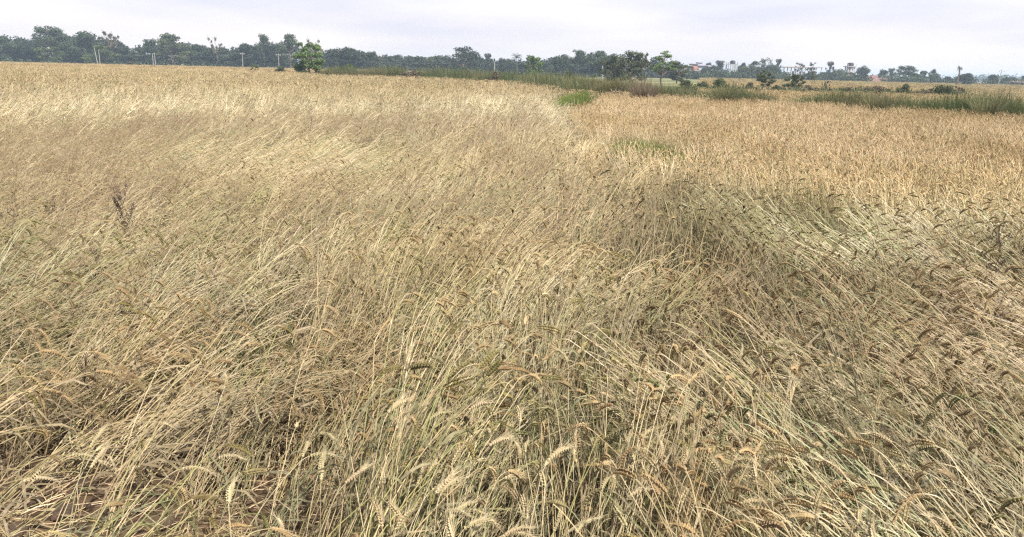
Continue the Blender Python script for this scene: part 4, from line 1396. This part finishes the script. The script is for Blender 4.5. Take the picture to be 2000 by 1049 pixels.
def weed_plant(label, px, py, top_py, seed, pale=False, dense=1.0):
    """Dead upright weed: stem, branches and clusters of seed pods."""
    rs = np.random.default_rng(seed)
    b = at(px, py, 0.0)
    h = atd(px, top_py, b[1])[2]
    st, br, pd = MB(), MB(), MB()
    n = 7
    pts = [np.array((0.02 * rs.normal() * i / n, 0.02 * rs.normal() * i / n, h * i / n)) for i in range(n + 1)]
    st.tube(pts, [0.004 * (1 - 0.6 * i / n) for i in range(n + 1)], 5, 0)
    for k in range(int(13 * dense)):
        t = rs.uniform(0.45, 0.98); p = pts[0] + np.array((0, 0, h * t)) ; j = min(int(t * n), n - 1)
        p = pts[j] + (pts[j + 1] - pts[j]) * (t * n - j)
        a = rs.uniform(0, 6.28); l = h * rs.uniform(0.12, 0.34) * (1.25 - 0.6 * t)
        d = unit(np.array((math.cos(a) * 0.8, math.sin(a) * 0.8, 1.0)))
        q = [p, p + d * l * 0.5, p + unit(d + (0, 0, 0.4)) * l]
        br.tube(q, [0.0022, 0.0018, 0.001], 4, 0)
        for m in range(int(9 * dense)):
            s = rs.uniform(0.25, 1.0); c = p + (q[2] - p) * s
            dd = unit(rs.normal(size=3) * 0.6 + np.array((0, 0, 0.9))); ln = rs.uniform(0.014, 0.034)
            pd.tube([c, c + dd * ln * 0.5, c + dd * ln], [0.001, 0.0032, 0.0006], 4, 0)
    e = bpy.data.objects.new('dry_weed', None); COL.objects.link(e); e.location = (b[0], b[1], 0)
    tag(e, label, 'weed', 'dead upright weeds in the flattened wheat')
    sm, pm = (M_PALEWEED, M_PALEWEED) if pale else (M_WEED, M_PODS)
    obj('stem', st.mesh('stem', [sm]), e); obj('branches', br.mesh('branches', [sm]), e); tag(obj('seed_pods', pd.mesh('seed_pods', [pm]), e), kind='stuff')


for label, px, py, top, s_, pale, dn in [
    ('dark brown dead weed with a dense bunch of upright pods, most striking in the field', 257, 560, 385, 1, False, 1.9),
    ('dark dead weed below the densest one, short with a few thick pods', 205, 640, 492, 2, False, 1.0),
    ('thin brown dead weed between the densest weed and the photo edge', 108, 520, 400, 3, False, 0.9),
    ('tall brown dead weed nearest the photo edge', 45, 590, 420, 4, False, 0.8),
    ('greyish forked dead weed with its pods spread like a hand', 443, 690, 548, 5, True, 0.9),
    ('small brown dead weed just before the densest one', 185, 590, 468, 6, False, 0.7),
    ('brown dead weed standing in the pale beaten swirl', 335, 520, 440, 7, False, 0.8),
    ('tall pale dead weed at the far edge of the flattened wheat near the standing field', 1918, 660, 430, 8, False, 1.0),
    ('pale branching dead weed with open white pods', 1932, 740, 590, 9, True, 1.1),
    ('greyish dead weed in the middle of the flattened crop', 1475, 640, 510, 10, True, 0.8),
    ('grey dead weed leaning up near the foreground ears', 1715, 1100, 940, 11, True, 1.0),
    ('thin dead weed over the bare clods', 190, 880, 690, 12, False, 0.6),
    ('thin brown dead weed in the feathery grass below the bright green tree', 610, 300, 205, 13, False, 1.0),
    ('thin brown dead weed standing in the mid field toward the path', 925, 420, 330, 14, False, 0.8),
]:
    weed_plant(label, px, py, top, s_ + 900, pale, dn)

# clods of clay
M_CLOD = solid_mat('clay_clod', (0.04, 0.029, 0.022), (0.135, 0.092, 0.064), 16.0, 0.95, 0.8, 8.0)
def clod_mesh(seed):
    import bmesh
    rs = np.random.default_rng(seed)
    bm = bmesh.new(); bmesh.ops.create_icosphere(bm, subdivisions=3, radius=1.0)
    dirs = unit(rs.normal(size=(9, 3))); cut = rs.uniform(0.55, 0.9, 9)
    for v in bm.verts:
        p = np.array(v.co)
        for d_, c_ in zip(dirs, cut):
            t = p @ d_
            if t > c_:
                p = p - d_ * (t - c_) * 0.9
        p = p * (1 + 0.05 * math.sin(7 * p[0] + seed) * math.sin(6 * p[1]) + 0.02 * rs.normal()); p[2] *= 0.62
        v.co = p
    me = bpy.data.meshes.new('soil_clod'); bm.to_mesh(me); bm.free(); me.materials.append(M_CLOD)
    return me
CL = [clod_mesh(k) for k in range(5)]
rc = np.random.default_rng(31)
CLOD_SPOTS = [(205, 885, .05, 'pinkish clod half hidden under leaning stems, farthest of the bare corner'), (320, 1025, .062, 'large pinkish clod at the bottom edge beside leaning straw'), (215, 1020, .05, 'clod at the bottom edge next to the large pinkish one'),
    (60, 975, .06, 'broad clod in the bare corner under thin stems'), (30, 1040, .05, 'clod in the extreme bottom corner of the photo'), (120, 1000, .045, 'small clod between the broad clod and the bottom edge'),
    (160, 950, .04, 'small crumbly clod in the middle of the bare corner'), (90, 930, .045, 'dark clod at the upper side of the bare corner'), (265, 955, .04, 'little clod beside the straw at the edge of the bare corner'), (470, 935, .045, 'lone clod showing through the straw away from the bare corner')]
for j, (px, py, r_, label) in enumerate(CLOD_SPOTS):
    p = at(px, py, 0.02)
    o = obj('soil_clod', CL[j % 5], None, (p[0], p[1], float(ground_z(np.array([p[0]]), np.array([p[1]]))[0]) + r_ * 0.3))
    o.scale = (r_ * rc.uniform(0.9, 1.3), r_ * rc.uniform(0.8, 1.2), r_); o.rotation_euler = (rc.normal() * 0.2, rc.normal() * 0.2, rc.uniform(0, 6))
    tag(o, label, 'clod', 'clods in the bare corner')
x, y = jitter_points(1.7, 4.6, 60)
k = rng.random(len(x)) < 0.12 + 0.75 * (cover(x, y) < 0.5)
x, y = x[k], y[k]; n = len(x)
o = scatter('small_clods', CL, np.stack([x, y, ground_z(x, y)], 1), rng.uniform(0, 6.28, n), 0.010 + 0.028 * rng.random(n) ** 2, rng.integers(0, 5, n), np.ones((n, 3)))
tag(o, 'small crumbs and clods of brown clay between the stems', 'clods', None, 'stuff')

LIT = []
rl = np.random.default_rng(61)
for q in range(5):
    mb = MB()
    for k_ in range(16):
        mb.tone = rl.random()
        a0 = rl.uniform(0, 6.28); l0 = rl.uniform(0.05, 0.30); c0 = np.array((rl.normal() * 0.09, rl.normal() * 0.09, rl.uniform(0.004, 0.05)))
        d0 = np.array((math.cos(a0), math.sin(a0), rl.normal() * 0.12))
        if k_ % 3:
            mb.tube([c0 - d0 * l0 / 2, c0 + rl.normal(size=3) * 0.006, c0 + d0 * l0 / 2], [0.0018, 0.0018, 0.0014], 3, 0)
        else:
            w0 = unit(np.cross(d0, rl.normal(size=3)))
            mb.ribbon([c0 - d0 * l0 / 3, c0 + rl.normal(size=3) * 0.012, c0 + d0 * l0 / 3 + (0, 0, 0.02)], [w0] * 3, [0.002, 0.005, 0.001], 2)
    LIT.append(mb.mesh('litter_form', CROP))
x, y = jitter_points(1.5, 5.0, 52)
k = (rng.random(len(x)) < 0.75); x, y = x[k], y[k]; n = len(x)
c = lerp(np.tile(np.array((0.20, 0.145, 0.095)), (n, 1)), np.tile(np.array((0.48, 0.38, 0.245)), (n, 1)), rng.random(n))
o = scatter('straw_litter', LIT, np.stack([x, y, ground_z(x, y)], 1), rng.uniform(0, 6.28, n), rng.uniform(0.7, 1.2, n), rng.integers(0, 5, n), c)
tag(o, 'broken straw and dead leaves littering the soil under the wheat', 'straw', None, 'stuff')

# the nearest stalks, one by one
H_STEM = random_mat('near_straw', [(0.42, 0.34, 0.21), (0.36, 0.31, 0.18), (0.46, 0.39, 0.25), (0.28, 0.29, 0.15)], 0.18, 0.45, 30.0, 0.2, 0.4)
H_EAR = random_mat('near_ear', [(0.38, 0.29, 0.175), (0.48, 0.40, 0.25), (0.36, 0.32, 0.17), (0.44, 0.35, 0.21)], 0.25, 0.6, 60.0, 0.25)
H_AWN = random_mat('near_awn', [(0.48, 0.41, 0.27), (0.42, 0.35, 0.22)], 0.35, 0.5)
H_LEAF = random_mat('near_leaf', [(0.27, 0.23, 0.15), (0.18, 0.21, 0.11), (0.30, 0.26, 0.18)], 0.4, 0.6, 25.0, 0.3)
rh = np.random.default_rng(404)
FORMS = []
for ln in (8, 14, 20, 26, 32, 38, 44, 50, 18, 12):
    st, er, lf = MB(), MB(), MB()
    pts, ear = stalk_axis(rh, ln, rh.uniform(0.58, 0.80), rh.uniform(5, 80), rh.uniform(0.08, 0.105))
    st.tube(pts, [0.0022 * (1 - 0.5 * q / len(pts)) for q in range(len(pts))], 5, 0)
    add_ear(er, rh, ear, 3, 0, 1, rh.uniform(0.85, 1.2))
    for _ in range(1):
        add_leaf(lf, rh, pts, int(rh.integers(2, 7)), rh.uniform(0.12, 0.24), rh.uniform(0.003, 0.005), 0, 6)
    tip = ear[-1]
    up_ = unit(ear[-1] - ear[0])[2]
    pose = 'upright' if up_ > 0.55 else ('nodding' if up_ > -0.05 else 'hooked-over')
    FORMS.append((st.mesh('stem', [H_STEM]), er.mesh('ear', [H_EAR, H_AWN]), lf.mesh('leaf', [H_LEAF]), pose, tip))
count = 0
inv = CAM_M.transposed()
while count < 230:
    yy = rh.uniform(1.45, 3.3); xx = rh.uniform(-0.75, 0.75) * (yy + 0.7)
    f = int(rh.integers(0, len(FORMS)))
    if float(cover(np.array([xx]), np.array([yy]))[0]) < 0.5 and rh.random() < 0.8:
        continue
    yaw = float(flow(np.array([xx]), np.array([yy]))[0]) + rh.normal() * 0.55
    sc = rh.uniform(0.78, 1.0)
    st, er, lf, ln, tip = FORMS[f]
    tw = np.array((math.cos(yaw) * tip[0] - math.sin(yaw) * tip[1], math.sin(yaw) * tip[0] + math.cos(yaw) * tip[1], tip[2])) * sc + (xx, yy, 0)
    v = inv @ (Vector(tw) - Vector((0, 0, CAM_H)))
    ux, uy = 1000 + FPX * v.x / -v.z, 524.5 - FPX * v.y / -v.z
    if not (20 < ux < 1980 and 640 < uy < 1040) or (uy < 830 and rh.random() < 0.75):
        continue
    if ux < 900 and rh.random() < 0.45:
        continue
    e = bpy.data.objects.new('wheat_stalk', None); COL.objects.link(e)
    e.location = (xx, yy, float(z0(np.array([xx]), np.array([yy]))[0])); e.rotation_euler = (rh.normal() * 0.05, rh.normal() * 0.05, yaw); e.scale = (sc, sc, sc)
    e.empty_display_size = 0.05
    zone = ('over the bare clods in the bottom corner' if ux < 420 else 'along the bottom edge beside the bare corner' if ux < 900 else 'in the middle of the bottom edge' if ux < 1450 else 'in the bottom corner farthest from the clods') if uy > 860 else (
        'above the bare clods' if ux < 420 else 'a step behind the bottom edge, toward the clods' if ux < 900 else 'a step behind the middle of the bottom edge' if ux < 1450 else 'a step behind the corner farthest from the clods')
    tag(e, f'ripe bearded wheat stalk with {ln} ear, {zone}', 'wheat stalk', f'nearest wheat stalks with {ln} ears, {zone}')
    obj('stem', st, e); obj('ear', er, e); obj('leaf', lf, e)
    count += 1

# ---------------------------------------------------------------- haze
mh = bpy.data.materials.new('haze'); mh.use_nodes = True
nt = mh.node_tree; nt.nodes.clear()
out = nt.nodes.new('ShaderNodeOutputMaterial'); pv = nt.nodes.new('ShaderNodeVolumePrincipled')
pv.inputs['Color'].default_value = (0.66, 0.83, 1.0, 1)
pv.inputs['Density'].default_value = 0.00055
pv.inputs['Anisotropy'].default_value = 0.2
nt.links.new(pv.outputs[0], out.inputs['Volume'])
mb = MB(); mb.box(-1700, 1700, -400, 2700, -1.2, 16.5)
tag(obj('haze', mb.mesh('haze', [mh])), 'thin bluish haze over the fields', 'haze', None, 'stuff')
